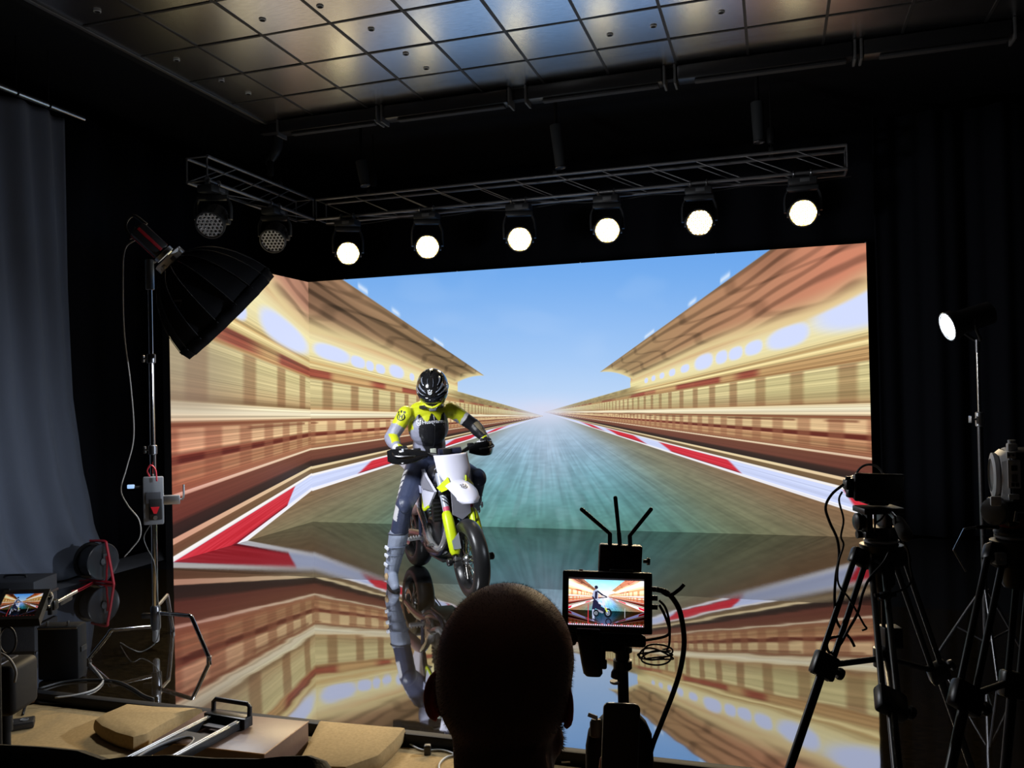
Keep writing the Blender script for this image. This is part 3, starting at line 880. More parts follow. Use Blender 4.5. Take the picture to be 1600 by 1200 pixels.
# long thin lamp cable
def cable(pts, r, name, label, m=None, cat='cable', sm=6, seg=8):
    return tag(MB().tube(pts, r, seg, smooth=sm).build(name, m or M['cable'], ang=180), label, cat)
PALE = mat('pale_cable', (.32, .31, .29, 1), .4)
cable([LH-sz*.092]+[atD(x, y, 5.15) for x, y in ((214, 372), (196, 388), (192, 430), (194, 520), (204, 600), (209, 680), (198, 730), (189, 765), (200, 790), (217, 812), (219, 838), (205, 858), (194, 870))]+[], .0042, 'lamp_cable', 'thin pale lamp cable hanging in a wavy line left of the stand', PALE)
# power controller clamped to the stand
P0 = atD(240, 782, 5.08)
t = thing('power_controller', 'grey lamp power box with red latch clamped to the chrome stand', 'power box', P0)
bx = (RT*.93+FW*.36).normalized(); by = Vector((0, 0, 1)); bz = by.cross(bx)
s = MB(); s.box(P0, (.115, .05, .29), (bx, bz, by), bev=.008); s.build('case', mat('box_grey', (.16, .17, .185, 1), .45), t)
s = MB(); s.box(P0+by*.02-bz*.03+bx*.0, (.085, .012, .07), (bx, bz, by), bev=.003); s.build('label_plate', mat('panel_dark', (.05, .052, .06, 1), .4), t)
s = MB(); s.box(P0-by*.05-bz*.03+bx*.012, (.075, .02, .13), (bx, bz, by), bev=.008); s.build('battery_plate', M['plastic'], t)
s = MB(); s.prism([P0-by*.035-bz*.044+bx*(-.014), P0-by*.035-bz*.044+bx*.034, P0-by*.075-bz*.044+bx*.018, P0-by*.075-bz*.044+bx*.002], -bz*.006); s.build('latch', M['red'], t)
s = MB(); s.lathe([(.012, 0), (.012, .012)], P0-by*.10-bz*.041+bx*.01, -bz, 14); s.build('knob', M['alu'], t)
s = MB(); s.box(P0+bx*.10+by*.0, (.10, .045, .055), (bx, bz, by), bev=.006); s.tube([P0+bx*.15, P0+bx*.17+by*.01, P0+bx*.172+by*.09], .006, 8, smooth=3); s.build('stand_clamp', M['alu'], t)
s = MB(); s.box(P0-bx*.125+by*.09, (.04, .03, .022), (bx, bz, by), bev=.004); s.build('display', lamp_mat('display_lit', (.35, .6, 1, 1), .9), t)
s = MB(); s.box(P0-bx*.085+by*.085-bz*.0, (.07, .02, .012), (bx, bz, by), bev=.003); s.build('display_arm', M['black'], t)
cable([P0+by*.145-bx*.02]+[atD(x, y, 5.05) for x, y in ((230, 735), (236, 727), (243, 735), (245, 752))], .005, 'power_lead', 'short red lead looped above the lamp power box', M['redcable'])
cable([P0-by*.145-bx*.02]+[atD(x, y, 5.08) for x, y in ((225, 838), (229, 855), (240, 876), (244, 900), (246, 930), (249, 962), (249, 985), (243, 1004), (222, 1018), (205, 1014))]+[fl(188, 1004, .01)], .0032, 'mains_lead', 'black mains lead running down the chrome stand to the floor', mat('lead_dark', (.10, .10, .095, 1), .4))

# ------------------------------------------------------------------ cable reel
RC = fl(152, 910); rz = .185
ctr = RC+Vector((0, 0, rz))
axr = (RT*.90-FW*.43); axr.z = 0; axr.normalize()
t = thing('cable_reel', 'black cable reel with a red tube frame on the floor by the curtain', 'cable reel', RC)
for sg, nm in ((-1, 'flange'), (1, 'flange')):
    s = MB(); s.lathe([(.02, 0), (.15, 0), (.156, .006), (.156, .014), (.15, .018), (.12, .008), (.02, .012)], ctr+axr*(sg*.075)-axr*(.009), axr*sg, 36, caps=False)
    f = s.build(nm, M['gloss'] if sg < 0 else mat('reel_grey', (.035, .038, .044, 1), .3), t)
s = MB(); s.lathe([(.07, -.075), (.128, -.07), (.134, -.045), (.13, -.02), (.136, 0), (.13, .02), (.134, .045), (.128, .07), (.07, .075)], ctr, axr, 32); s.build('wound_cable', M['rubber'], t)
s = MB(); e = ctr+axr*.11; h = Vector((0, 0, 1)); fd = h.cross(axr)
s.tube([e+h*.175-axr*.08, e+h*.172-axr*.0, e+h*.12+axr*.02, e-h*.160+axr*.09, e-h*.172+axr*.08, e-h*.172-axr*.02, e-h*.172-axr*.24], .011, 10, smooth=5)
s.tube([e+h*.175-axr*.08, e+h*.168-axr*.19], .011, 10)
s.build('frame', M['redcable'], t)
s = MB(); s.lathe([(.03, 0), (.034, .01), (.02, .03)], ctr+axr*.085, axr, 18); s.box(ctr+axr*.10+h*.045, (.02, .03, .05), (axr, fd, h), bev=.006); s.build('socket_hub', M['grey'], t)
s = MB(); s.tube([ctr+axr*.12+h*.05, ctr+axr*.13+h*.0, ctr+axr*.12-h*.08, ctr+axr*.10-h*.165, RC-axr*.05+h*.012, RC-axr*.16-fd*.05+h*.012], .008, 8, smooth=5); s.build('loose_cable', M['redcable'], t)

# ------------------------------------------------------------------ motorcycle frame of reference
BO = Vector((-2.67, 6.445, 0))
bF = Vector((.655, -.756, 0)).normalized()
_l = Vector((-bF.y, bF.x, 0)); _a = R(2.5)
bU = Vector((0, 0, 1))*math.cos(_a) - _l*math.sin(_a)
bL = _l*math.cos(_a) + Vector((0, 0, 1))*math.sin(_a)
def B(x, y, z): return BO + bF*x + bL*y + bU*z
BINV = Matrix(((bF.x, bL.x, bU.x), (bF.y, bL.y, bU.y), (bF.z, bL.z, bU.z))).transposed()
def toB(p): return BINV @ (Vector(p)-BO)
ST_C = Vector((.36, 0, 1.0)); ST_AX = Vector((-.44, 0, .898)).normalized()
ST_R = Matrix.Rotation(R(-1), 3, ST_AX)
def Kb(x, y, z): return ST_C + ST_R @ (Vector((x, y, z))-ST_C)       # steered point, bike coordinates
def K(x, y, z): return B(*Kb(x, y, z))
def dirB(v): return bF*v[0]+bL*v[1]+bU*v[2]
kF, kL, kU = (dirB(ST_R @ Vector(v)) for v in ((1, 0, 0), (0, 1, 0), (0, 0, 1)))
fkU = dirB(ST_R @ ST_AX); fkF = kL.cross(fkU)                          # fork axis and its forward normal

# ------------------------------------------------------------------ flat marks laid on curved surfaces
def emblem(s):
    """crowned ring with a letter inside, as flat polygons of height about s"""
    P = []
    n = 20; ro, ri = .40*s, .30*s
    for i in range(n):
        a, b = 2*math.pi*i/n, 2*math.pi*(i+1)/n
        if 50 < math.degrees(a) < 125: continue
        P.append([(ro*math.cos(a), ro*math.sin(a)), (ro*math.cos(b), ro*math.sin(b)), (ri*math.cos(b), ri*math.sin(b)), (ri*math.cos(a), ri*math.sin(a))])
    def rect(x0, y0, x1, y1): P.append([(x0*s, y0*s), (x1*s, y0*s), (x1*s, y1*s), (x0*s, y1*s)])
    rect(-.17, -.2, -.07, .2); rect(.07, -.2, .17, .2); rect(-.07, -.045, .07, .045)
    for x0, x1, y in ((-.42, -.22, .52), (-.1, .1, .6), (.22, .42, .52)): rect(x0, y-.14, x1, y)
    rect(-.42, .30, -.30, .40); rect(.30, .30, .42, .40); rect(-.05, .34, .05, .48)
    return P
def text_polys(txt, height, squash=1.0, shear=0.0):
    cu = bpy.data.curves.new('t', 'FONT'); cu.body = txt; cu.size = 1; cu.resolution_u = 3; cu.shear = shear; cu.offset = .012
    o = bpy.data.objects.new('t', cu); COL.objects.link(o)
    me = evalmesh(o)
    P = [[(me.vertices[i].co.x, me.vertices[i].co.y) for i in p.vertices] for p in me.polygons]
    bpy.data.objects.remove(o); bpy.data.curves.remove(cu); bpy.data.meshes.remove(me)
    w_ = max(x for q in P for x, y in q); h = .72
    return [[((x/w_-.5), y/h*height) for x, y in q] for q in P], w_/h*height*squash
def decal(name, polys, org, xd, yd, surf, m, parent, off=.0025):
    xd = Vector(xd).normalized(); yd = Vector(yd).normalized(); n = xd.cross(yd)
    mw = WM[surf.name]; inv = mw.inverted()
    bv = BVHTree.FromPolygons([v.co for v in surf.data.vertices], [p.vertices[:] for p in surf.data.polygons])
    s = MB(); lastd = None
    for q in polys:
        vs = []
        for u, v in q:
            p = Vector(org)+xd*u+yd*v
            h = bv.ray_cast(inv @ (p+n*.35), -n)
            if h[0] is not None: vs.append(mw @ h[0]+n*off)
        if len(vs) == len(q): s.add(vs, [tuple(range(len(vs)))])
    return s.build(name, m, parent, smooth=False, fix=False)

SUIT_N = mat('navy_leather', S(58, 66, 92), .42, bump=(38, .35), var=(9, .8))
SUIT_Y = mat('yellow_leather', S(206, 214, 34), .45, bump=(38, .3), var=(9, .85))
SUIT_K = mat('black_leather', S(26, 27, 32), .45, bump=(38, .35))
SUIT_G = mat('grey_leather', S(150, 152, 172), .5, bump=(38, .35), var=(9, .85))
SUIT_W = mat('white_leather', S(215, 215, 220), .5, bump=(60, .2))
SUIT_T = mat('tan_grey_leather', S(140, 128, 104), .5, bump=(60, .3))
MARK_W = mat('white_mark', S(235, 238, 248), .5)
MARK_K = mat('black_mark', S(20, 20, 24), .5)

# ------------------------------------------------------------------ motorcycle
bike = thing('motorcycle', 'white and neon yellow road-tyred dirt bike ridden by the helmeted rider', 'motorcycle', BO)
TYRE = mat('tyre_rubber', (.017, .017, .018, 1), .34, bump=(40, .06))
RIM = mat('rim_black', (.02, .02, .022, 1), .3, .3)
SPK = mat('spoke_steel', (.75, .72, .66, 1), .2, 1.0)
ENG = mat('engine_black', (.03, .03, .033, 1), .35, .4)
ENGS = mat('engine_silver', (.42, .43, .45, 1), .3, 1.0)
WHT = mat('white_fairing', S(226, 226, 244), .3)
GRYF = mat('grey_fairing', S(138, 138, 150), .45)
NEON = M['neon']
def wheel(name, C, axis, up, ro, hw, label):
    rr = .216; d = ro-rr
    prof = []
    for i in range(13):
        a = math.pi*(i/12)-math.pi/2
        prof.append((rr+.008+(d-.008)*max(0, math.cos(a))**.55, hw*math.sin(a)*(1 if abs(math.sin(a)) < .97 else .93)))
    tyre = MB().lathe([(rr-.004, -hw*.75)]+prof+[(rr-.004, hw*.75)], C, axis, 64, caps=False).build(name, TYRE, bike)
    rim = MB().lathe([(rr+.006, -hw*.80), (rr-.004, -hw*.86), (rr-.012, -hw*.7), (rr-.022, -hw*.35), (rr-.028, 0), (rr-.022, hw*.35), (rr-.012, hw*.7), (rr-.004, hw*.86), (rr+.006, hw*.80)], C, axis, 56, caps=False).build('rim', RIM, tyre)
    s = MB(); x, y, z = frame(axis)
    for k in range(32):
        a = 2*math.pi*k/32; sg = 1 if k % 2 else -1; cr = .5 if (k//2) % 2 else -.5
        s.cyl(C+z*(sg*.033)+(x*math.cos(a+cr)+y*math.sin(a+cr))*.038, C+(x*math.cos(a)+y*math.sin(a))*(rr-.02)+z*(sg*.006), .0034, 6)
    plab(s.build('spokes', SPK, tyre), 'bright steel wire spokes')
    s = MB(); s.lathe([(.018, -.06), (.03, -.055), (.044, -.036), (.044, -.028), (.026, -.022), (.024, .022), (.044, .028), (.044, .036), (.03, .055), (.018, .06)], C, axis, 24)
    s.build('hub', ENGS, tyre)
    return tyre
RA = B(-.70, 0, .315); FA = K(.70, 0, .302)
wr = wheel('rear_wheel', RA, bL, bU, .315, .078, '')
wf = wheel('front_wheel', FA, kL, kU, .302, .062, '')
s = MB(); s.lathe([(.14, -.002), (.155, -.0025), (.155, .0025), (.14, .002), (.10, .002), (.10, -.002)], FA+kL*.068, kL, 48, caps=False)
for k in range(6):
    a = k*math.pi/3; s.cyl(FA+kL*.068+(fkU*math.cos(a)+fkF*math.sin(a))*.05, FA+kL*.068+(fkU*math.cos(a+.3)+fkF*math.sin(a+.3))*.14, .007, 6)
s.build('brake_disc', M['steel'], wf)
# fork
FT = .72
def fk(side, t, f=0.0, o=0.0): return FA + kL*(side*(.098+o)) + fkU*t + fkF*(f-.03)
for sd in (-1, 1):
    f = MB().cyl(fk(sd, .36), fk(sd, .76), .0290, 22).build('fork_tube', mat('fork_silver', S(178, 184, 198), .3, .15), bike)
    MB().cyl(fk(sd, .02), fk(sd, .40), .0245, 18).build('fork_lower', M['dsteel'], f)
    # black slanting stripes and a red mark on the tube
    s = MB()
    for k in range(4):
        h = .455+.030*k
        pts = []
        for q in range(7):
            a = -1.25+q*.36; pts.append((a, h+.010*(q-3)))
        r = .0297
        for q in range(6):
            (a0, h0), (a1, h1) = pts[q], pts[q+1]
            def pp(a, hh): return fk(sd, hh)+(fkF*math.cos(a)-kL*math.sin(a)*(1))*r
            s.add([pp(a0, h0), pp(a1, h1), pp(a1, h1+.014), pp(a0, h0+.014)], [(0, 1, 2, 3)])
    s.build('fork_stripes', MARK_K, f, smooth=False, fix=False)
    s = MB(); pp = lambda a, hh: fk(sd, hh)+(fkF*math.cos(a)-kL*math.sin(a))*.0298
    for q in range(6):
        a0, a1 = -1.2+q*.4, -1.2+(q+1)*.4; s.add([pp(a0, .402), pp(a1, .402), pp(a1, .435), pp(a0, .435)], [(0, 1, 2, 3)])
    s.build('fork_sticker', mat('pink_red_mark', S(205, 80, 110), .5), f, smooth=False, fix=False)
    # neon guard wrapping the lower leg
    rings = []
    for (t0, wd, dp, of) in ((.055, .030, .026, .012), (.08, .040, .036, .012), (.20, .043, .040, .012), (.30, .043, .041, .010), (.355, .041, .040, .006), (.39, .034, .036, .0), (.40, .026, .030, .0)):
        c = fk(sd, t0)+fkF*of*1.3; ring = []
        for k in range(20):
            a = 2*math.pi*k/20
            ring.append(c+kL*(sd*.006)+fkF*(dp*math.cos(a))+kL*(wd*math.copysign(abs(math.sin(a))**.8, math.sin(a))))
        rings.append(ring)
    g = plab(MB().loft(rings).build('fork_guard', NEON, f), 'neon yellow fork guard')
    s = MB(); a0 = fk(sd, .09)+fkF*.056
    for (u0, u1, v0, v1) in ((-.030, .034, .0, .10),):
        q = [fk(sd, .085)+fkF*.0535-kL*.026, fk(sd, .085)+fkF*.0535+kL*.034, fk(sd, .21)+fkF*.0575+kL*.038, fk(sd, .15)+fkF*.0565-kL*.026]
        s.prism(q, fkF*.004)
    s.build('guard_panel', mat('hatched_silver', S(165, 172, 180), .4, .3), g)
    s = MB(); s.box(fk(sd, -.005)+fkF*.008, (.058, .06, .075), (kL, fkF, fkU), bev=.012); s.build('axle_clamp', ENGS, f)
    s = MB(); s.lathe([(.012, 0), (.012, .02), (.027, .022), (.029, .05), (.023, .058), (.001, .059)], FA+kL*(sd*.128), kL*sd, 20); s.build('axle_slider', M['plastic'], f)
s = MB(); s.cyl(FA-kL*.15, FA+kL*.15, .012, 14); s.build('axle', M['steel'], wf)
TT = FA+fkU*.735-fkF*.03; TB = FA+fkU*.55-fkF*.03
for c in (TT, TB):
    s = MB(); s.box(c, (.26, .075, .038), (kL, fkF, fkU), bev=.012); s.build('triple_clamp', ENG, bike)
# brake caliper and hose
s = MB(); s.box(FA+kL*.085+fkU*.11-fkF*.10, (.05, .09, .11), (kL, fkF, fkU), bev=.015); s.build('brake_caliper', ENGS, bike)
s = MB(); s.tube([FA+kL*.10+fkU*.15-fkF*.08, fk(1, .30, .065), fk(1, .42, .065), fk(1, .6, .05), K(.42, .1, 1.02)], .005, 8, smooth=5); s.build('brake_hose', M['rubber'], bike)
# handlebar
HB = [K(.205, -.41, 1.120), K(.24, -.24, 1.115), K(.31, -.13, 1.085), K(.35, -.06, 1.075), K(.35, .06, 1.075), K(.31, .13, 1.085), K(.24, .24, 1.115), K(.205, .41, 1.120)]
MB().tube(HB, .0135, 12, smooth=5).build('handlebar', mat('bar_black', (.02, .02, .022, 1), .35, .6), bike)
s = MB(); s.tube([K(.365, -.09, 1.10), K(.37, .09, 1.10)], .031, 16, caps=True); s.build('bar_pad', mat('pad_navy', S(34, 38, 60), .5), bike)
for sd in (-1, 1):
    s = MB(); s.box(K(.355, .045*sd, 1.05), (.035, .05, .07), (kL, kF, kU), bev=.008); s.build('bar_clamp', ENG, bike)
    MB().tube([K(.207, sd*.275, 1.118), K(.205, sd*.405, 1.120)], .018, 14).build('grip', M['rubber'], bike)
    # hand guard: curved shield in front of the grip
    rings = []
    for i in range(11):
        t0 = i/10
        y0 = .175+.275*t0
        xf = .345-.10*t0-.085*max(0, t0-.75)/.25*t0
        hh = .020+.043*math.sin(math.pi*min(1, t0*1.05+.06)*.62)
        if i == 10: hh *= .72
        zc = 1.092-.006*math.sin(math.pi*t0)
        ring = []
        for k in range(14):
            a = 2*math.pi*k/14
            ring.append(K(xf+.010*math.cos(a)-.014*abs(math.sin(a))**2, sd*y0, zc+hh*math.copysign(abs(math.sin(a))**.75, math.sin(a))))
        rings.append(ring)
    g = plab(MB().loft(rings).build('hand_guard', M['gloss'], bike), 'black hand guard')
    s = MB(); s.tube([K(.30, sd*.20, 1.092), K(.315, sd*.30, 1.09), K(.27, sd*.41, 1.095), K(.206, sd*.418, 1.12)], .008, 8, smooth=4); s.build('guard_bar', M['dsteel'], g)
    s = MB(); s.tube([K(.255, sd*.235, 1.115), K(.27, sd*.30, 1.113), K(.262, sd*.39, 1.108)], .0055, 8, smooth=3, flat=(1.5, .8)); s.build('lever', M['alu'], bike)
    s = MB(); s.box(K(.24, sd*.225, 1.122), (.05, .045, .035), (kL, kF, kU), bev=.008); s.build('lever_clamp', M['black'], bike)
    for (u, v) in (((-1), 0), (1, 1)):
        pass
s = MB(); s.box(K(.335, -.37, 1.142)+kF*.0, (.014, .004, .024), (kL, kF, kU), bev=.001); s.build('guard_mark', MARK_W, bike)
# switch, meter and cables in front of the bar
s = MB(); s.box(K(.395, -.03, 1.105), (.07, .02, .045), (kL, kF, kU), bev=.008); s.build('meter', M['plastic'], bike)
for k, yy in enumerate((-.10, .05, .11)):
    s = MB(); s.tube([K(.25, yy*2.2, 1.10), K(.31, yy*1.2, 1.07), K(.35, yy*.8, 1.03), K(.36, yy*.5, .96)], .0045, 8, smooth=5); s.build('control_cable', M['cable'], bike)
# number plate
def plate(u, v):
    """u across -1..1, v bottom..top 0..1"""
    half = (.062+.075*min(1, v*2.1)**.8) if v < .75 else .137+.008*(v-.75)
    x = .555-.125*v-.050*abs(u)**2.2; z = .835+.245*v
    return K(x, u*half, z)
s = MB()
nu_, nv_ = 16, 14
vs = [plate(-1+2*i/nu_, j/nv_) for j in range(nv_+1) for i in range(nu_+1)]
fs = [(j*(nu_+1)+i, j*(nu_+1)+i+1, (j+1)*(nu_+1)+i+1, (j+1)*(nu_+1)+i) for j in range(nv_) for i in range(nu_)]
s.add(vs, fs); o = s.build('number_plate', WHT, bike, ang=60); sd_ = o.modifiers.new('thickness', 'SOLIDIFY'); sd_.thickness = .006; sd_.offset = 0
for sd in (-1, 1):
    s = MB(); s.prism([K(.50, sd*.075, .915), K(.53, sd*.060, .835), K(.50, sd*.135, .805), K(.44, sd*.150, .835)], kF*.016); plab(s.build('plate_wing', NEON, bike, smooth=False), 'neon yellow wing under the number plate')
# front fender
rings = []
for i in range(17):
    t0 = i/16
    x = .38+.455*t0; z = .853-.020*t0+.05*math.sin(math.pi*(.15+t0*.8))-.100*t0**2.2
    hw = .058+.046*math.sin(math.pi*min(1, .12+t0*.80))*1.0 if t0 < .86 else .094-.24*(t0-.86)
    dr = .045*math.sin(math.pi*min(1, .2+t0*.75))
    ring = []
    for k in range(13):
        u = -1+2*k/12; ring.append(K(x-.06*abs(u)**2*min(1, max(0, (t0-.55)/.45))**2, u*hw, z-dr*abs(u)**2.5))
    rings.append(ring)
s = MB(); s.loft(rings, caps=False, close=False); fend = s.build('front_fender', WHT, bike, ang=60)
sd_ = fend.modifiers.new('thickness', 'SOLIDIFY'); sd_.thickness = .007; sd_.offset = 0
decal('fender_emblem', emblem(.062), K(.72, .0, .89), kL, kF*-.65+kU*.76, fend, MARK_K, fend, .006)
# frame, engine, radiators
s = MB()
for sd in (-1, 1):
    s.tube([B(.33, sd*.035, .96), B(.12, sd*.10, .84), B(-.12, sd*.115, .66), B(-.20, sd*.11, .36)], .018, 10, smooth=5)
    s.tube([B(.36, sd*.03, .86), B(.35, sd*.07, .56), B(.26, sd*.085, .30), B(.0, sd*.09, .25), B(-.20, sd*.10, .32)], .017, 10, smooth=5)
s.tube([B(.335, 0, .98), B(.39, 0, .80)], .035, 14)
s.build('frame', mat('frame_navy', S(44, 50, 72), .35), bike)
s = MB(); s.box(B(.10, 0, .42), (.34, .20, .24), (bF, bL, bU), bev=.04); s.box(B(.17, 0, .62), (.18, .16, .22), (bF, bL, bU), bev=.03)
for k in range(6): s.box(B(.18, 0, .55+.025*k), (.20, .18, .008), (bF, bL, bU), bev=.003)
s.box(B(.20, 0, .76), (.15, .15, .08), (bF, bL, bU), bev=.02)
s.build('engine', ENG, bike)
for sd in (-1, 1):
    s = MB(); s.lathe([(.10, 0), (.105, .01), (.10, .03), (.07, .04), (.03, .042), (.001, .042)], B(.02, sd*.10, .40), bL*sd, 28)
    for k in range(8): s.lathe([(.008, 0), (.008, .016), (.001, .017)], B(.02, sd*.125, .40)+(bF*math.cos(k*.785)+bU*math.sin(k*.785))*.088, bL*sd, 8)
    s.build('engine_cover', ENGS if sd < 0 else ENG, bike)
    s = MB(); s.box(B(.32, sd*.105, .70), (.045, .11, .30), (bF, bL, bU), bev=.01)
    for k in range(9): s.box(B(.345, sd*.105, .57+.032*k), (.008, .105, .012), (bF, bL, bU), bev=.002)
    s.build('radiator', M['plastic'], bike)
s = MB(); s.prism([K(.56, -.072, .82), K(.56, .075, .82), K(.565, .075, .63), K(.57, .0, .585), K(.565, -.072, .63)], -kF*.012); plab(s.build('fork_panel', GRYF, bike, smooth=False), 'grey panel between the fork tubes')
# exhaust
s = MB(); s.tube([B(.27, -.02, .66), B(.36, -.05, .56), B(.37, -.085, .42), B(.30, -.115, .33), B(.16, -.135, .37), B(.02, -.135, .50), B(-.14, -.125, .60)], [.022, .024, .024, .024, .026, .026, .028], 16, smooth=6); plab(s.build('exhaust_header', mat('header_chrome', (.72, .72, .74, 1), .2, .75), bike), 'bright chrome exhaust header pipe')
s = MB(); s.tube([B(-.14, -.125, .60), B(-.24, -.135, .585), B(-.52, -.145, .58), B(-.56, -.145, .58)], [.03, .045, .048, .034], 18, smooth=3, flat=(1, 1.15)); s.build('silencer', mat('silencer_pink_grey', S(168, 140, 138), .35, .5), bike)
s = MB(); s.tube([B(.26, -.03, .30), B(.20, -.06, .275), B(.0, -.10, .285), B(-.12, -.10, .32)], [.02, .022, .022, .018], 12, smooth=4); s.build('lower_pipe', ENGS, bike)
s = MB(); s.box(B(.13, 0, .225), (.34, .19, .018), (bF, bL, bU), bev=.008); s.build('skid_plate', M['plastic'], bike)
# tank, shrouds, seat, side panels
rings = []
for (x, w_, z0, z1) in ((.34, .05, .88, .98), (.27, .085, .82, 1.0), (.15, .10, .80, .995), (.02, .095, .80, .96), (-.06, .085, .82, .93)):
    rings.append([B(x, w_*math.copysign(abs(math.cos(a))**.7, math.cos(a)), (z0+z1)/2+(z1-z0)/2*math.copysign(abs(math.sin(a))**.8, math.sin(a))) for a in [2*math.pi*k/18 for k in range(18)]])
MB().loft(rings).build('tank', GRYF, bike)
for sd in (-1, 1):
    out = [(.40, .155, .80), (.30, .19, .915), (.12, .155, .955), (-.06, .115, .93), (-.04, .12, .82), (.08, .160, .71), (.19, .185, .64), (.30, .18, .68)]
    s = MB(); c = Vector((.17, .195, .79))
    vs = [B(x, sd*y, z) for x, y, z in out]+[B(c.x, sd*c.y, c.z)]+[B(x, sd*(y-.018), z) for x, y, z in out]+[B(c.x, sd*(c.y-.018), c.z)]
    n = len(out); fs = []
    for i in range(n):
        j = (i+1) % n
        fs += [(i, j, n), (n+1+j, n+1+i, 2*n+1), (i, n+1+i, n+1+j, j)]
    s.add(vs, fs); sh = s.build('radiator_shroud', WHT, bike, ang=50)
    s = MB(); s.tube([B(.30, sd*.182, .675), B(.19, sd*.188, .64), B(.09, sd*.165, .705), B(-.03, sd*.127, .82)], .009, 8, smooth=4, flat=(1, 1.5)); plab(s.build('shroud_edge', NEON, sh), 'neon yellow lower edge')
    s = MB(); s.box(B(.14, sd*.199, .80), (.10, .004, .06), (bF, bL, bU), bev=.001); s.build('shroud_graphic', mat('lavender_graphic', S(178, 182, 210), .4), sh)
    s = MB(); tp_ = [(.40, .160, .80), (.30, .196, .918), (.12, .161, .958), (-.03, .124, .935), (.02, .150, .87), (.22, .202, .815)]; s.prism([B(x, sd*y, z) for x, y, z in tp_], bL*(sd*.004)); s.build('shroud_top', GRYF, sh, smooth=False)
    # side panel and number panel under the seat
    s = MB(); s.prism([B(-.06, sd*.12, .86), B(-.40, sd*.115, .90), B(-.46, sd*.12, .78), B(-.26, sd*.15, .60), B(-.12, sd*.145, .62)], bL*(-sd*.014)); s.build('side_panel', WHT, bike)
    s = MB(); s.box(B(-.08, sd*.20, .365), (.055, .12, .022), (bF, bL, bU), bev=.006)
    for q in range(5):
        for e in (-.025, .025): s.box(B(-.08+e, sd*(.155+.024*q), .380), (.008, .010, .014), (bF, bL, bU), bev=.001)
    s.cyl(B(-.09, sd*.10, .345), B(-.08, sd*.15, .36), .014, 10); s.build('footpeg', mat('peg_alu', (.55, .56, .58, 1), .4, .2), bike)
s = MB(); s.tube([B(-.02, -.13, .40), B(.10, -.155, .385), B(.22, -.165, .36)], .010, 8, smooth=3); s.box(B(.235, -.165, .36), (.05, .045, .014), (bF, bL, bU), bev=.004); s.build('brake_pedal', M['alu'], bike)
rings = []
for (x, w_, z0, z1) in ((.12, .045, .93, 1.0), (.02, .07, .90, .975), (-.18, .10, .88, .955), (-.40, .105, .89, .965), (-.56, .085, .91, .96), (-.62, .06, .92, .945)):
    rings.append([B(x, w_*math.copysign(abs(math.cos(a))**.6, math.cos(a)), (z0+z1)/2+(z1-z0)/2*math.copysign(abs(math.sin(a))**.6, math.sin(a))) for a in [2*math.pi*k/16 for k in range(16)]])
MB().loft(rings).build('seat', mat('seat_grip', S(60, 62, 78), .65, bump=(300, .3)), bike)
rings = []
for i in range(9):
    t0 = i/8; x = -.50-.46*t0; z = .90+.06*t0
    rings.append([B(x, (-1+2*k/8)*(.09-.02*t0), z-.035*abs(-1+2*k/8)**2) for k in range(9)])
s = MB(); s.loft(rings, caps=False, close=False); o = s.build('rear_fender', WHT, bike, ang=60); q = o.modifiers.new('thickness', 'SOLIDIFY'); q.thickness = .007
s = MB()
for sd in (-1, 1): s.tube([B(-.14, sd*.075, .36), B(-.40, sd*.11, .355), B(-.70, sd*.12, .315)], [.035, .032, .026], 12, smooth=3, flat=(.6, 1.1), up=bU)
s.box(B(-.26, 0, .36), (.06, .2, .06), (bF, bL, bU), bev=.015)
s.build('swingarm', ENGS, bike)
s = MB(); s.cyl(B(-.17, 0, .42), B(-.13, 0, .80), .022, 14)
for k in range(9):
    s.torus(B(-.17+.04*k/9, 0, .48+.028*k), bU, .036, .007, 20, 6)
s.build('shock', M['lgrey'], bike)
s = MB(); s.lathe([(.105, -.003), (.11, 0), (.105, .003), (.06, .003), (.06, -.003)], RA+bL*.10, bL, 40, caps=False); s.build('sprocket', M['dsteel'], wr)
s = MB(); s.lathe([(.11, -.002), (.11, .002), (.07, .002), (.07, -.002)], RA-bL*.09, bL, 36, caps=False); s.build('brake_disc', M['steel'], wr)
s = MB()
for e in (-1, 1): s.cyl(B(-.70, .10, .315+e*.10), B(-.04, .10, .40+e*.035), .006, 6)
s.build('chain', M['dsteel'], bike)

# ------------------------------------------------------------------ rider
rider = thing('person', 'rider in helmet and yellow black leathers sitting astride the white bike', 'person', B(-.1, 0, 0))
def b3(p): return B(*p)
LEANY = -.040
SHR, SHL = Vector((.03, -.200+LEANY, 1.412)), Vector((.03, .195+LEANY, 1.412))
ELR, ELL = Vector((.0, -.368, 1.225)), Vector((.075, .325, 1.275))
WRR = Kb(.150, -.365, 1.150); WRL = Kb(.150, .385, 1.160)
HPR, HPL = Vector((-.12, -.11, .965)), Vector((-.12, .11, .965))
KNR, KNL = Vector((.185, -.345, .69)), Vector((.25, .265, .845))
ANR, ANL = Vector((-.025, -.430, .13)), Vector((-.09, .27, .44))
s = MB(); AXB = (bF, bL, bU)
s.ell(B(-.15, 0, .99), (.135, .17, .12), AXB, 24, 14)
s.ell(B(-.085, -.022, 1.13), (.112, .142, .15), AXB, 24, 14)
s.ell(B(-.02, LEANY, 1.29), (.125, .175, .17), AXB, 24, 14)
s.ell(B(.035, LEANY, 1.32), (.085, .135, .11), AXB, 24, 14)
s.ell(B(.005, LEANY, 1.405), (.092, .215, .078), AXB, 24, 14); s.ell(B(.0, LEANY, 1.45), (.078, .155, .062), AXB, 24, 14)
s.ell(B(-.085, LEANY, 1.38), (.085, .12, .13), AXB, 24, 14)
s.capsule(B(.03, LEANY, 1.43), B(.085, -.03, 1.56), .068, .062)
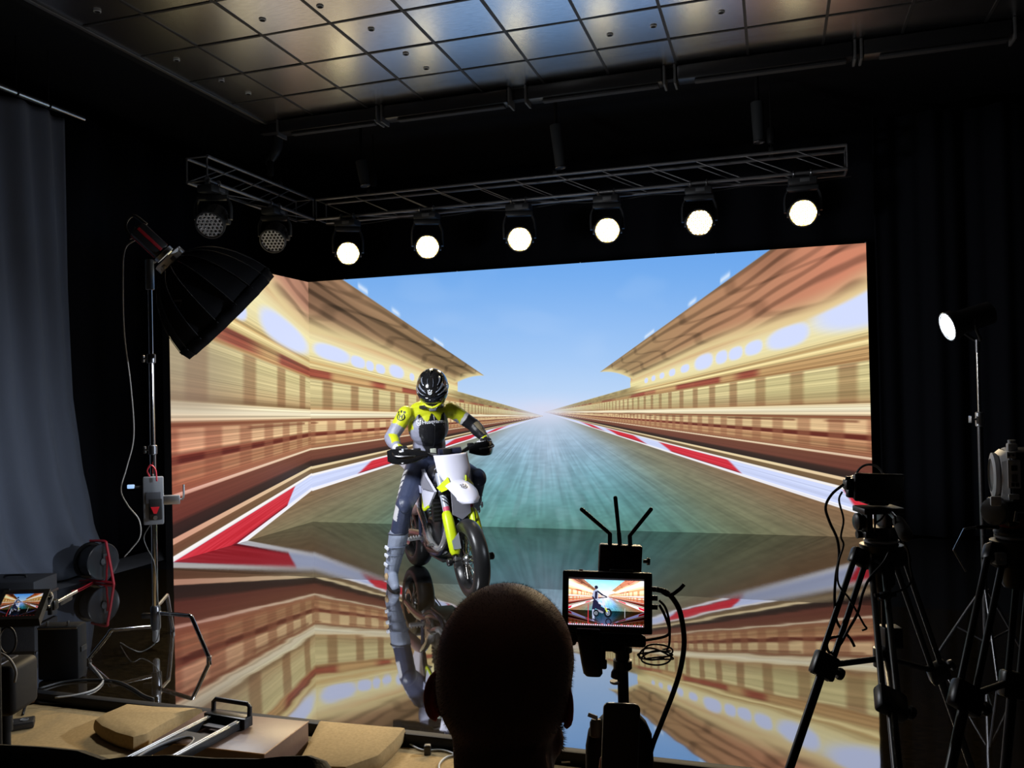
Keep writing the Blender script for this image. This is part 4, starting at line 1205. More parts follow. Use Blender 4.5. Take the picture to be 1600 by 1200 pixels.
s.ell(B(.11, -.03, 1.61), (.095, .078, .115), AXB)
for a, b, c, d in ((SHR, ELR, WRR, -1), (SHL, ELL, WRL, 1)):
    s.ell(b3(a)-bU*.004, (.072, .066, .066), AXB)
    s.capsule(b3(a), b3(b), .067, .055); s.ell(b3(b), (.058, .056, .058), AXB)
    s.capsule(b3(b), b3(b.lerp(c, .4)), .058, .058); s.capsule(b3(b.lerp(c, .35)), b3(c), .058, .038)
for h, k, a in ((HPR, KNR, ANR), (HPL, KNL, ANL)):
    s.capsule(b3(h), b3(h.lerp(k, .5)), .112, .098); s.capsule(b3(h.lerp(k, .5)), b3(k), .098, .072)
    s.ell(b3(k), (.078, .072, .078), AXB)
    s.capsule(b3(k), b3(k.lerp(a, .35)), .070, .072); s.capsule(b3(k.lerp(a, .35)), b3(a), .072, .046)
SEGS = [('ua', -1, SHR, ELR), ('fa', -1, ELR, WRR), ('ua', 1, SHL, ELL), ('fa', 1, ELL, WRL), ('th', -1, HPR, KNR), ('sh', -1, KNR, ANR), ('th', 1, HPL, KNL), ('sh', 1, KNL, ANL)]
def segdist(p, a, b):
    d = b-a; t = max(0, min(1, (p-a).dot(d)/d.dot(d))); return (p-(a+d*t)).length, t, p-(a+d*t)
def suit(p):
    q = toB(p)
    best = min(((segdist(q, a, b), k, sd) for k, sd, a, b in SEGS), key=lambda r: r[0][0])
    (dist, t, off), k, sd = best
    arm = k in ('ua', 'fa') and (abs(q.y) > .205 or (k == 'fa'))
    if arm:
        if k == 'ua':
            if t < .50+.03*math.sin(off.x*90): return 1
            if t < .60: return 3 if sd < 0 else 4
            return 3 if sd < 0 else 2
        if sd < 0:
            if .08 < t < .78 and off.x > .012 and abs(off.y) < .034: return 1
            return 3
        return 5 if (off.z > .022 and .05 < t < .9 and off.x > -.03) else 2
    if q.z > 1.05:
        qy = q.y-LEANY*min(1, (q.z-1.0)/.25)
        zb = 1.368+.032*math.cos(qy*2*math.pi/.105)-.06*(abs(qy) > .15)
        if q.z > zb: return 1
        if q.x < -.10: return 2
        w_ = .112 if q.z > 1.22 else .112-.30*(1.22-q.z)
        if abs(qy) < max(.035, w_): return 2
        return 3
    if k == 'th' and off.y*sd > .062 and .28 < t < .92: return 4 if int(t*22) % 3 else 0
    if k == 'sh' and off.y*sd > .055 and t < .2: return 4
    if q.z > 1.01 and q.x > 0: return 2
    return 0
SCOL = [S(58, 66, 92), S(206, 214, 34), S(26, 27, 32), S(150, 152, 172), S(215, 215, 220), S(140, 128, 104)]
body = blob('body', s, patched('panelled_leather', .43, (38, .35)), rider, .0065, 6, suit, cols=SCOL)
# zip, waist buckle, knee armour
s = MB(); bv = BVHTree.FromPolygons([v.co for v in body.data.vertices], [p.vertices[:] for p in body.data.polygons]); iv = WM['body'].inverted()
pts = []
for i in range(16):
    p = B(.4, .012-.03-.012*i/16, 1.07+.021*i); h = bv.ray_cast(iv @ p, -bF)
    if h[0] is not None: pts.append(WM['body'] @ h[0]+bF*.001)
s.tube(pts, .0026, 6); s.build('zip', M['dsteel'], rider)
s = MB(); s.box(B(.055, -.035, 1.085), (.02, .05, .05), AXB, bev=.006); s.build('belt_pouch', mat('cream_tag', S(200, 205, 190), .5), rider)
for kn, sd in ((KNR, -1), (KNL, 1)):
    s = MB(); d = bF*.85+bU*.45+bL*sd*.2; s.ell(b3(kn)+d*.026, (.042, .060, .080), (d.normalized(), bL, d.normalized().cross(bL)), 18, 12); s.build('knee_armour', SUIT_N, rider)
# lettering and emblem on the chest
CF = (bF*.80-bL*.35+bU*.12).normalized()
tp, tw = text_polys('Husqvarna', .030)
TW = .185; TP = [[(u*TW, v) for u, v in q] for q in tp]
chx = (bL - CF*bL.dot(CF)).normalized(); chy = CF.cross(chx)
tc0 = B(.1, .012+LEANY, 1.318)
decal('chest_lettering', TP, tc0, chx, chy, body, MARK_W, rider)
decal('chest_emblem', emblem(.052), tc0-chx*(TW/2+.030)+chy*.012, chx, chy, body, MARK_W, rider)
decal('chest_stripe', [[(-.0, -.020), (.075, -.020), (.075, -.014), (0, -.014)]], tc0, chx, chy, body, MARK_W, rider)
sn = (bF*.6-bL*.75+bU*.15).normalized(); sx_ = (bL-sn*bL.dot(sn)).normalized(); 
sx_ = Vector((0, 0, 1)).cross(sn).normalized(); sy_ = sn.cross(sx_)
decal('shoulder_emblem', emblem(.085), b3(SHR)-bU*.03, sx_, sy_, body, MARK_K, rider)

# helmet
HY = R(-24); HP = R(38)
hf0 = bF*math.cos(HY)+bL*math.sin(HY)
hf = (hf0*math.cos(HP)-bU*math.sin(HP)).normalized(); hl = bU.cross(hf0).normalized(); hu = hf.cross(hl)
HC = B(.125, -.030, 1.612)
SHELL = mat('helmet_black', (.010, .010, .011, 1), .16, coat=.6)
s = MB(); s.ell(HC, (.152, .126, .142), (hf, hl, hu), 28, 18); s.ell(HC-hf*.02+hu*.01, (.138, .128, .137), (hf, hl, hu), 28, 18)
s.ell(HC+hf*.085-hu*.085, (.080, .078, .052), (hf, hl, hu), 22, 12); s.ell(HC+hf*.02-hu*.09, (.11, .106, .055), (hf, hl, hu), 22, 12)
helm = blob('helmet', s, SHELL, rider, .006, 4)
plab(helm, 'glossy black helmet with silver graphics')
def hp(az, el, k=1.0, rad=(.155, .130, .146)):
    a, e = R(az), R(el)
    return HC+(hf*(rad[0]*math.cos(e)*math.cos(a))+hl*(rad[1]*math.cos(e)*math.sin(a))+hu*(rad[2]*math.sin(e)))*k
def hpatch(name, m, fn, n, k0=1.01, th=.004, parent=None):
    """strip between two (az, el) outlines lo(t), hi(t)"""
    s = MB(); g = 5
    for k in (k0, k0+th/.13): 
        pass
    vs = []
    for i in range(n+1):
        lo, hi = fn(i/n)
        for j in range(g+1):
            az = lo[0]+(hi[0]-lo[0])*j/g; el = lo[1]+(hi[1]-lo[1])*j/g; vs.append(hp(az, el, k0))
    fs = [(i*(g+1)+j, (i+1)*(g+1)+j, (i+1)*(g+1)+j+1, i*(g+1)+j+1) for i in range(n) for j in range(g)]
    s.add(vs, fs); o = s.build(name, m, parent or helm, ang=60); q = o.modifiers.new('thickness', 'SOLIDIFY'); q.thickness = th; q.offset = 0
    return o
hpatch('visor', mat('visor_dark', (.012, .014, .02, 1), .05, coat=1), lambda t: ((-72+144*t, -30-4*math.cos((t-.5)*3)), (-72+144*t, 2+5*math.cos((t-.5)*3))), 18, 1.03)
SIL = mat('silver_graphic', S(165, 172, 190), .25, .5)
for sg in (-1, 1):
    for (az0, el0, az1, el1, w0, w1) in ((18, 22, 62, 34, 1, 9), (24, 12, 80, 16, 1, 8), (34, 42, 78, 56, 1, 8), (10, 40, 24, 66, 1, 5), (60, 4, 105, 2, 2, 10)):
        hpatch('silver_graphic', SIL, lambda t, a=(az0, el0, az1, el1, w0, w1), q=sg: ((q*(a[0]+(a[2]-a[0])*t), a[1]+(a[3]-a[1])*t-(a[4]+(a[5]-a[4])*t)/2), (q*(a[0]+(a[2]-a[0])*t), a[1]+(a[3]-a[1])*t+(a[4]+(a[5]-a[4])*t)/2)), 6, 1.015, .003)
hpatch('top_spoiler', M['gloss'], lambda t: ((-40+80*t, 84), (-40+80*t, 104)), 8, 1.05, .012)
if 0: hpatch('top_line', mat('warm_line', S(200, 160, 120), .3), lambda t: ((-28+56*t, 60-8*math.cos((t-.5)*3.1)), (-28+56*t, 62.5-8*math.cos((t-.5)*3.1))), 8, 1.06, .002)
s = MB()
for q in (-1, 1): s.tube([HC+hf*.10-hu*.062+hl*(q*.085), HC+hf*.152-hu*.066+hl*(q*.045), HC+hf*.168-hu*.074], [.008, .010, .010], 8, smooth=4)
s.build('chin_trim', SUIT_Y, helm)
s = MB(); s.box(HC+hf*.165-hu*.095, (.02, .06, .03), (hf, hl, hu), bev=.008); s.build('chin_vent', mat('vent_grey', S(110, 115, 128), .4), helm)
s = MB(); s.box(HC+hf*.163-hu*.075+hl*.02, (.012, .035, .014), (hf, hl, hu), bev=.004); s.build('chin_white_block', MARK_W, helm)  # small plain white block on the chin bar
en = (hp(-4, 24)-HC).normalized(); ex_ = (hl-en*hl.dot(en)).normalized(); decal('helmet_emblem', emblem(.042), HC+en*.1, ex_, en.cross(ex_), helm, MARK_W, helm, .006)
s = MB(); s.tube([B(.075, -.035, 1.455)+(bF*math.cos(a)*.083+bL*math.sin(a)*.088) for a in [2*math.pi*k/20 for k in range(21)]], .016, 8, caps=False); s.build('collar', SUIT_K, rider)

# gloves: palm, four fingers closed over the grip, thumb below
def glove(sd, wr, parent, yc):
    G = lambda y, f, u: K(.206+f, sd*y, 1.119+u)
    s = MB()
    s.ell(G(yc, -.034, .022), (.046, .046, .024), (kF, kL, kU), 16, 10)
    s.capsule(b3(wr), G(yc, -.040, .020), .040, .036)
    cols = []
    for i, (dy, ln) in enumerate(((-.034, .95), (-.012, 1.05), (.011, 1.0), (.032, .85))):
        y = yc+dy
        pts = [G(y, -.018, .032), G(y, .010, .034*ln+.004), G(y, .033*ln, .017), G(y, .031*ln, -.013), G(y, .008, -.029)]
        for a, b, r0, r1 in zip(pts[:-1], pts[1:], (.0125, .0118, .011, .010), (.0118, .011, .010, .0095)): s.capsule(a, b, r0, r1, 10)
    th = [G(yc-.052, -.040, .012), G(yc-.058, -.020, -.012), G(yc-.052, .004, -.030), G(yc-.036, .022, -.031)]
    for a, b, r0, r1 in zip(th[:-1], th[1:], (.016, .013, .012), (.013, .012, .010)): s.capsule(a, b, r0, r1, 10)
    kx = G(yc, .012, .03)
    def gm(p):
        q = p-G(yc, 0, 0); f, u, l = q.dot(kF), q.dot(kU), q.dot(kL)
        if f < -.055: return 2 if sd < 0 else 1
        if u > .026 and f > -.02: return 3
        if abs(l) < .02 and u > .01 and f < -.02: return 1
        return 0
    g = blob('glove', s, patched('panelled_glove', .5, (80, .2)), parent, .0042, 3, gm, cols=[S(215, 215, 220), S(206, 214, 34), S(150, 152, 172), S(30, 30, 34)])
    s = MB()
    for dy in (-.034, -.012, .011, .032): s.ell(G(yc+dy, -.010, .041), (.012, .009, .007), (kF, kL, kU), 10, 8)
    s.build('knuckle_armour', M['plastic'], g)
    return g
glove(-1, WRR, rider, .345); glove(1, WRL, rider, .372)

# boots
BOOT = mat('boot_grey', S(150, 160, 182), .45, bump=(50, .3), var=(8, .8))
def boot(kn, an, toe, sole_n, sd):
    kn, an, toe = Vector(kn), Vector(an), Vector(toe)
    up = (kn-an).normalized()
    s = MB(); topc = an.lerp(kn, .56)
    s.capsule(b3(an.lerp(kn, .10)), b3(topc), .060, .080)
    s.capsule(b3(an), b3(an.lerp(kn, .2)), .058, .060)
    heel = an-Vector((0, 0, 1))*.055-(toe-an).normalized()*.02
    heel.z = toe.z+.012
    s.capsule(b3(heel), b3(an), .046, .056); s.capsule(b3(heel), b3(toe), .042, .036); s.capsule(b3(an-Vector((0, 0, .015))), b3(toe), .052, .034)
    d = (toe-heel); d.z = 0; d.normalize(); l = Vector((-d.y, d.x, 0))
    bt = blob('boot', s, BOOT, rider, .006, 4)
    zs = toe.z-.030
    s = MB(); c = (heel+toe)/2+d*.01; ring0 = []
    for k in range(24):
        a = 2*math.pi*k/24; ex = .165*math.copysign(abs(math.cos(a))**.8, math.cos(a)); ey = (.046-.008*math.cos(a))*math.copysign(abs(math.sin(a))**.7, math.sin(a))
        ring0.append(c+d*ex+l*ey)
    s.loft([[b3(Vector((p.x, p.y, zs-.018))) for p in ring0], [b3(Vector((p.x, p.y, zs+.012))) for p in ring0]])
    plab(s.build('sole', M['rubber'], bt), 'black rubber sole')
    for i, t0 in enumerate((.14, .28, .40)):
        p = an.lerp(kn, t0); out = Vector((.35, sd, 0)).normalized()
        s = MB(); s.box(b3(p+out*(.070+.012*i)), (.014, .05, .028), (dirB(out), dirB(out.cross(up)), dirB(up)), bev=.005); s.build('buckle', MARK_W, bt)
        s = MB(); r_ = .0600+.0105*i
        s.tube([b3(p)+(bF*math.cos(a)+bL*math.sin(a))*r_ for a in [2*math.pi*k/18 for k in range(19)]], .006, 6, caps=False, flat=(.5, 1.4), up=(bF)); s.build('strap', mat('boot_strap', S(132, 142, 164), .5), bt)
    s = MB(); s.tube([b3(topc)+up.x*bF*0+(bF*math.cos(a)+bL*math.sin(a))*.080+bU*.02 for a in [2*math.pi*k/20 for k in range(21)]], .005, 8, caps=False); s.build('cuff', mat('boot_cuff', S(70, 76, 92), .5), bt)
    s = MB(); s.ell(b3(an.lerp(toe, .25)+Vector((0, sd*.048, .0))), (.035, .016, .03), AXB, 12, 8); s.build('ankle_badge', mat('tan_badge', S(200, 170, 130), .5), bt)
    s = MB(); q = an.lerp(kn, .36); s.ell(b3(q)+bF*.045, (.035, .05, .11), (bF, bL, dirB(up)), 16, 10); s.build('shin_plate', mat('shin_grey', S(140, 150, 172), .4), bt)
    return bt
boot(KNR, ANR, (.155, -.452, .050), None, -1)
boot(KNL, ANL, (.07, .285, .405), None, 1)

# ------------------------------------------------------------------ spotlight on its stand at right
st_base = fl(1560, 1040); SD = (st_base-EYE).dot(FW)
topS = atD(1528, 545, SD)
sb = Vector((topS.x, topS.y, 0))
t = thing('light_stand', 'slim silver light stand at right carrying the bright white spotlight', 'light stand', sb)
zt = topS.z; zc = atD(1534, 655, SD).z
MB().cyl(sb+Vector((0, 0, .12)), sb+Vector((0, 0, zc)), .0145, 14).build('lower_column', M['dsteel'], t)
MB().cyl(sb+Vector((0, 0, zc)), sb+Vector((0, 0, zt)), .0095, 14).build('upper_column', M['steel'], t)
s = MB(); s.lathe([(.018, -.04), (.023, -.035), (.023, .035), (.018, .04)], sb+Vector((0, 0, zc)), (0, 0, 1), 16); s.cyl(sb+Vector((0, 0, zc)), sb+Vector((0, 0, zc))-RT*.05, .006, 8)
s.box(sb+Vector((0, 0, zc))-RT*.05, (.012, .03, .04), (RT, FW, UP), bev=.004); s.build('collar', M['alu'], t)
s = MB(); s.tube([sb+Vector((0, 0, zt-.02)), sb+Vector((0, 0, zt+.05))], .012, 12); s.build('spigot', M['dsteel'], t)
for k in range(3):
    a = .5+2.094*k; d = Vector((math.cos(a), math.sin(a), 0))
    l = MB().tube([sb+Vector((0, 0, .42))+d*.015, sb+Vector((0, 0, .30))+d*.09, sb+Vector((0, 0, .012))+d*.26], .008, 10).build('leg', M['dsteel'], t)
    MB().tube([sb+Vector((0, 0, .14))+d*.015, sb+Vector((0, 0, .19))+d*.15], .006, 8).build('brace', M['dsteel'], l)
x, y, z = frame(SPOT_DIR)
t = thing('spotlight', 'bright white round spotlight glowing on the stand beside the black drape', 'spotlight', SPOT_P)
s = MB(); s.lathe([(.03, -.24), (.062, -.22), (.066, -.05), (.080, -.02), (.080, .012), (.072, .014), (.072, -.004)], SPOT_P, SPOT_DIR, 28, caps=False); s.lathe([(.03, -.24), (.001, -.245)], SPOT_P, SPOT_DIR, 28, caps=False)
s.build('lamp_housing', M['plastic'], t)
s = MB(); s.lathe([(.072, -.002), (.062, .016), (.045, .030), (.024, .038), (.001, .041)], SPOT_P, SPOT_DIR, 28, caps=False); s.build('lens', lamp_mat('spot_lens_lit', (.86, .93, 1, 1), 14), t)
s = MB(); s.torus(SPOT_P+SPOT_DIR*.016, SPOT_DIR, .077, .004, 28, 6); s.build('rim', M['alu'], t)
yk0 = sb+Vector((0, 0, zt+.05))
c = SPOT_P-SPOT_DIR*.10
s = MB()
hz = Vector((0, 0, 1)); xx = Vector((x.x, x.y, 0)).normalized()
for sg in (-1, 1): s.tube([c+xx*(sg*.072), c+xx*(sg*.078)-hz*.05, yk0+xx*(sg*.03), yk0], [.008]*4, 8, smooth=3)
s.build('yoke', M['black'], t)

# ------------------------------------------------------------------ little pictures on the monitors
def monitor_picture(name, w_, h_, bright):
    xx_ = np.linspace(330, 1400, w_)[None, :]+np.zeros((h_, 1)); yy_ = np.linspace(425, 1010, h_)[:, None]+np.zeros((1, w_))
    ym = np.where(yy_ > 826, 1652-yy_, yy_)
    I = paint_screen(xx_, ym, 'back')
    I = np.where((yy_ > 826)[..., None], I*.46, I)
    I = np.clip((I-112)*1.75*np.array((1, .94, 1.08))+118*bright*np.array((1, .93, 1.1)), 0, 255)
    u = np.linspace(0, 1, w_)[None, :]*4/3+np.zeros((h_, 1)); v = np.linspace(0, 1, h_)[:, None]+np.zeros((1, w_))
    def seg(x0, y0, x1, y1, r):
        dx, dy = x1-x0, y1-y0; t_ = np.clip(((u-x0)*dx+(v-y0)*dy)/(dx*dx+dy*dy+1e-9), 0, 1)
        return np.hypot(u-x0-dx*t_, v-y0-dy*t_) < r
    def col(m, c):
        I[m] = c
    D_ = (34, 34, 62); G_ = (176, 184, 214)
    col(seg(.49, .185, .492, .20, .030), D_); col(seg(.46, .28, .51, .28, .022), D_)
    col(seg(.49, .28, .48, .46, .040), G_); col(seg(.49, .30, .485, .42, .022), D_)
    col(seg(.52, .28, .60, .35, .016), D_); col(seg(.60, .35, .67, .385, .012), D_); col(seg(.455, .28, .43, .40, .016), G_); col(seg(.43, .40, .47, .47, .014), D_)
    col(seg(.47, .50, .54, .58, .040), D_); col(seg(.46, .52, .44, .68, .028), D_); col(seg(.44, .68, .445, .88, .020), G_); col(seg(.44, .87, .48, .885, .014), D_)
    col(seg(.50, .60, .60, .66, .045), D_); col(seg(.55, .52, .61, .56, .022), (226, 228, 246)); col(seg(.61, .44, .63, .56, .024), (226, 228, 246)); col(seg(.63, .60, .70, .64, .014), (226, 228, 246))
    col(seg(.52, .68, .60, .72, .020), (150, 150, 170)); col(seg(.54, .42, .68, .40, .008), D_)
    for (cx, cy, r) in ((.70, .73, .10), (.49, .74, .075)):
        q = np.hypot((u-cx)*1.45, v-cy); col((q < r) & (q > r*.66), (20, 20, 28)); col((q < r*.5) & (q > r*.4), (190, 190, 205)); col(q < r*.2, (160, 160, 170))
    col(seg(.64, .58, .70, .74, .011), G_); col(seg(.655, .63, .685, .70, .013), (214, 222, 90))
    q = np.hypot((u-.71)*1.35, (v-.915)); col((q < .075) & (q > .05), (26, 26, 40))
    col((abs(v-.985) < .012) & (np.sin(u*160) > -.2), (235, 215, 245)); col((abs(v-.965) < .007) & (np.sin(u*55) > .6), (220, 60, 70))
    col((abs(u-.35) < .005) & (v > .55) & (v < .96), (225, 50, 60)); col((abs(u-1.0) < .004) & (v > .62) & (v < .82), (200, 205, 215))
    col((v < .03), (40, 34, 40))
    return to_image(name, I)
MON_IMG = monitor_picture('live_picture', 480, 320, 1.15)
MON_IMG2 = monitor_picture('live_picture_dim', 360, 240, .55)

# ------------------------------------------------------------------ centre monitor on its pole
MD = 1.75
def quad_axes(TL, TR, BL):
    xx = (TR-TL).normalized(); yy = (TL-BL); yy = (yy-xx*yy.dot(xx)).normalized(); return xx, yy, xx.cross(yy)
TLm, TRm, BLm = atD(879.5, 891, MD), atD(1019, 895.5, MD-.02), atD(884.5, 986, MD-.02)
mx, my, mz = quad_axes(TLm, TRm, BLm)
MW, MH = (TRm-TLm).length, (TLm-BLm).length
MC = (TLm+TRm)/2-my*MH/2
t = thing('field_monitor', 'small black field monitor in the centre showing the rider live', 'monitor', MC-my*MH/2)
fr = MB()
o_, i_ = (MW/2, MH/2), (MW/2-.013, MH/2-.0135)
fr.box(MC-mz*.016, (MW, MH, .028), (mx, my, mz), bev=.008)
fr.build('body', M['plastic'], t)
s = MB()
for (cx, cy, sw, sh) in ((0, MH/2-.007, MW, .014), (0, -MH/2+.007, MW, .014), (-MW/2+.0065, 0, .013, MH), (MW/2-.0085, 0, .017, MH)):
    s.box(MC+mx*cx+my*cy, (sw, sh, .010), (mx, my, mz), bev=.003)
s.build('bezel', M['rubber'], t)
q = MB(); sw, sh = MW-.030, MH-.028
c = MC-mx*.002+mz*.0005
q.add([c-mx*sw/2-my*sh/2, c+mx*sw/2-my*sh/2, c+mx*sw/2+my*sh/2, c-mx*sw/2+my*sh/2], [(0, 1, 2, 3)])
scr = q.build('screen', screen_mat('live_screen', MON_IMG, 1.15, .3), t, smooth=False, fix=False); uv_quad(scr)
s = MB(); s.box(MC+my*(MH/2+.002)+mx*.03-mz*.016, (.05, .004, .018), (mx, my, mz), bev=.001); s.build('top_grip', M['grey'], t)
s = MB(); s.box(MC+my*(MH/2+.001)-mx*.055-mz*.012, (.008, .003, .006), (mx, my, mz)); s.build('record_button', M['red'], t)
for k in range(3):
    s = MB(); s.cyl(MC+mx*(MW/2)+my*(.028-.018*k)-mz*.014, MC+mx*(MW/2+.012)+my*(.028-.018*k)-mz*.014, .0055, 10); s.build('connector', M['dsteel'], t)
# transmitter behind
TD = MD+.05
c0, c1, c2 = atD(937.5, 851, TD), atD(1004.5, 854, TD), atD(940, 912, TD)
tx, ty, tz = quad_axes(c0, c1, c2); TWd = (c1-c0).length; THt = (c0-c2).length
tcn = (c0+c1)/2-ty*THt/2
t = thing('video_transmitter', 'black wireless video transmitter with three antennas behind the monitor', 'transmitter', tcn-ty*THt/2)
s = MB(); s.box(tcn-tz*.012, (TWd, THt, .024), (tx, ty, tz), bev=.004); s.build('body', M['plastic'], t)
for pts in (((953, 852), (953, 834), (909, 796)), ((969, 853), (967, 832), (961.5, 778)), ((985, 854), (984, 837), (1017, 796))):
    P3 = [atD(px, py, TD+.012) for px, py in pts]
    s = MB(); s.cyl(P3[0]-ty*.004, P3[1], .0048, 12); s.capsule(P3[1], P3[2], .0042, .0046, 12); s.build('antenna', M['rubber'], t)
s = MB(); k = atD(1005, 877, TD); s.cyl(k, k+tx*.008, .004, 10); s.cyl(k+tx*.008, k+tx*.014, .008, 12); s.build('lock_knob', M['dsteel'], t)
# pole of the monitor with its head
pz = [atD(972, y, MD+.02) for y in (1003, 1060, 1100)]
pb = Vector((pz[0].x, pz[0].y, GROUND-.02))
FLZ = -.06
t = thing('monitor_stand', 'black pole stand carrying the centre monitor', 'monitor stand', Vector((pb.x, pb.y, FLZ)))
z0 = pz[0].z
MB().cyl((pb.x, pb.y, .04), (pb.x, pb.y, z0-.02), .0118, 16).build('pole', M['black'], t)
s = MB(); s.lathe([(.014, -.05), (.020, -.045), (.020, -.028), (.015, -.026), (.015, -.012), (.021, -.010), (.021, .0), (.016, .004), (.016, .02)], (pb.x, pb.y, z0-.01), (0, 0, 1), 20); s.build('pole_collar', M['plastic'], t)
s = MB(); k = Vector((pb.x, pb.y, z0-.065)); s.tube([k, k-mx*.012, k-mx*.016-Vector((0, 0, .012))], [.008, .012, .010], 12, smooth=3); s.build('lock_knob', M['plastic'], t)
s = MB(); s.lathe([(.009, -.006), (.012, -.004), (.012, 0)], k-mx*.016-Vector((0, 0, .018)), (0, 0, 1), 14); s.build('knob_lit_underside', M['lgrey'], t)  # pale grey paints the light caught on the knob's underside
base = MC-my*(MH/2)
s = MB(); s.box(base-my*.012-mz*.02, (MW*.80, .020, .035), (mx, my, mz), bev=.004); s.box(base-my*.024-mz*.02+mx*.004, (.07, .03, .03), (mx, my, mz), bev=.006)
s.box(base-my*.013-mx*(MW*.42)-mz*.02, (.03, .034, .03), (mx, my, mz), bev=.006); s.box(base-my*.016+mx*(MW*.30)-mz*.02, (.05, .024, .03), (mx, my, mz), bev=.006)
s.build('head_plate', M['black'], t)
s = MB(); s.box(base-my*.022-mx*.018-mz*.0, (.016, .014, .004), (mx, (my+mx*.6).normalized(), mz), bev=.001); s.build('release_tab', M['lgrey'], t)
for k in range(3):
    a = .4+2.094*k; d = Vector((math.cos(a), math.sin(a), 0))
    MB().tube([Vector((pb.x, pb.y, .16)), Vector((pb.x, pb.y, FLZ+.024))+d*.20], .011, 10).build('leg', M['black'], t)
# pistol grip hanging at its left
g0, g1 = atD(919, 992, MD-.03), atD(927, 1056, MD-.03)
t = thing('pistol_grip', 'black pistol grip hanging below the left corner of the centre monitor', 'camera grip', g1)
s = MB(); rings = []
for i, (t0, w_, d_) in enumerate(((0, .021, .018), (.1, .0235, .020), (.4, .0225, .021), (.7, .0215, .021), (.93, .020, .019), (1, .015, .014))):
    c = g0.lerp(g1, t0); rings.append([c+mx*(w_*math.copysign(abs(math.cos(a))**.7, math.cos(a)))+mz*(d_*math.copysign(abs(math.sin(a))**.7, math.sin(a))) for a in [2*math.pi*k/20 for k in range(20)]])
s.loft(rings); s.build('handle', M['rubber'], t)
s = MB(); c = g0.lerp(g1, .45)+mx*.024; s.box(c, (.014, .05, .018), (mx, my, mz), bev=.005); s.box(c-my*.02+mx*.004, (.012, .02, .016), (mx, my, mz), bev=.004); s.build('trigger', M['plastic'], t)
s = MB(); s.box(g0+my*.006, (.05, .016, .03), (mx, my, mz), bev=.004); s.build('mount', M['black'], t)
# cables round the monitor
def pxcable(pts, D, r, name, label, m=None, cat='cable', sm=5):
    return cable([atD(p[0], p[1], p[2] if len(p) > 2 else D) for p in pts], r, name, label, m, cat, sm)
pxcable([(1026, 921), (1040, 925), (1052, 936), (1063, 958), (1069, 1000), (1064, 1042), (1052, 1082), (1034, 1128), (1018, 1170), (1010, 1215), (1006, 1300)], MD-.03, .0055, 'video_cable', 'thick black cable arching from the right side of the centre monitor')
cable([atD(1028, 920, MD-.03), atD(1045, 930, MD-.035), atD(1060, 922, MD-.03), atD(1069, 913, MD-.03)], .0042, 'stub_antenna', 'short bent black antenna at the right of the centre monitor', M['rubber'], 'antenna')
pxcable([(1030, 938), (1040, 950), (1046, 975), (1045, 1010), (1035, 1016)], MD-.01, .0026, 'thin_cable', 'thin black cable dropping to the coiled loop right of the monitor')
pxcable([(1030, 945), (1039, 962), (1046, 985), (1040, 994), (1018, 999), (996, 1002)], MD-.005, .003, 'thin_cable', 'thin black cable curling under the right corner of the centre monitor')
coil = []
for k in range(60):
    a = 2*math.pi*k/15; q = 1+.16*math.sin(k*.47)
    coil.append(atD(1023+25*q*math.cos(a)+3*math.sin(k*.21), 1023+(9+4*math.sin(k*.33))*math.sin(a)+4*math.sin(k*.26)+.12*25*math.cos(a)*math.sin(k*.5), MD-.02+.025*math.sin(a)+.0012*k/6))
cable(coil, .0019, 'cable_coil', 'coiled bundle of thin black cable hanging right of the pole', None, 'cable', 3)
# pouch on the pole and phone
pc = atD(968, 1190, MD-.01)
t = thing('battery_pouch', 'black equipment pouch on the pole behind the upright phone', 'pouch', pc-Vector((0, 0, .14)))
s = MB(); rings = []
for (dz, w_, d_, ox) in ((-.16, .072, .035, 0), (-.05, .072, .036, 0), (.03, .070, .036, 0), (.062, .066, .034, .002), (.085, .050, .030, .008), (.10, .036, .022, .008)):
    c = pc+Vector((0, 0, dz))+mx*ox; rings.append([c+mx*(w_*math.copysign(abs(math.cos(a))**.5, math.cos(a)))+mz*(d_*math.copysign(abs(math.sin(a))**.5, math.sin(a))) for a in [2*math.pi*k/24 for k in range(24)]])
s.loft(rings); s.build('bag', M['black'], t)
s = MB(); k = atD(931, 1137, MD-.045); s.lathe([(.010, -.018), (.0125, -.016), (.0125, .010), (.009, .017), (.001, .019)], k, my, 18); s.build('brown_cap', mat('brown_grey', S(92, 84, 72), .5), t)
s = MB(); k = atD(926, 1119, MD-.05); s.box(k, (.020, .008, .004), (mx*.95-my*.3, my*.95+mx*.3, mz), bev=.001); s.tube([k+mx*.008-my*.002, atD(933, 1130, MD-.045)], .0025, 6); s.build('pull_tab', M['lgrey'], t)
PD = 1.60
p0, p1, p2 = atD(943.5, 1098, PD), atD(1001, 1101, PD), atD(941, 1200, PD-.012)
qx, qy, qz = quad_axes(p0, p1, p2); PWd = (p1-p0).length; PH = .150
pcn = (p0+p1)/2-qy*PH/2
t = thing('phone', 'dark upright phone held in front of the pole at bottom centre', 'phone', pcn-qy*PH/2)
def rrect(c, w_, h_, r, X, Y, n=6):
    P = []
    for cx, cy, a0 in ((w_/2-r, h_/2-r, 0), (-w_/2+r, h_/2-r, 90), (-w_/2+r, -h_/2+r, 180), (w_/2-r, -h_/2+r, 270)):
        for k in range(n+1):
            a = R(a0+90*k/n); P.append(c+X*(cx+r*math.cos(a))+Y*(cy+r*math.sin(a)))
    return P
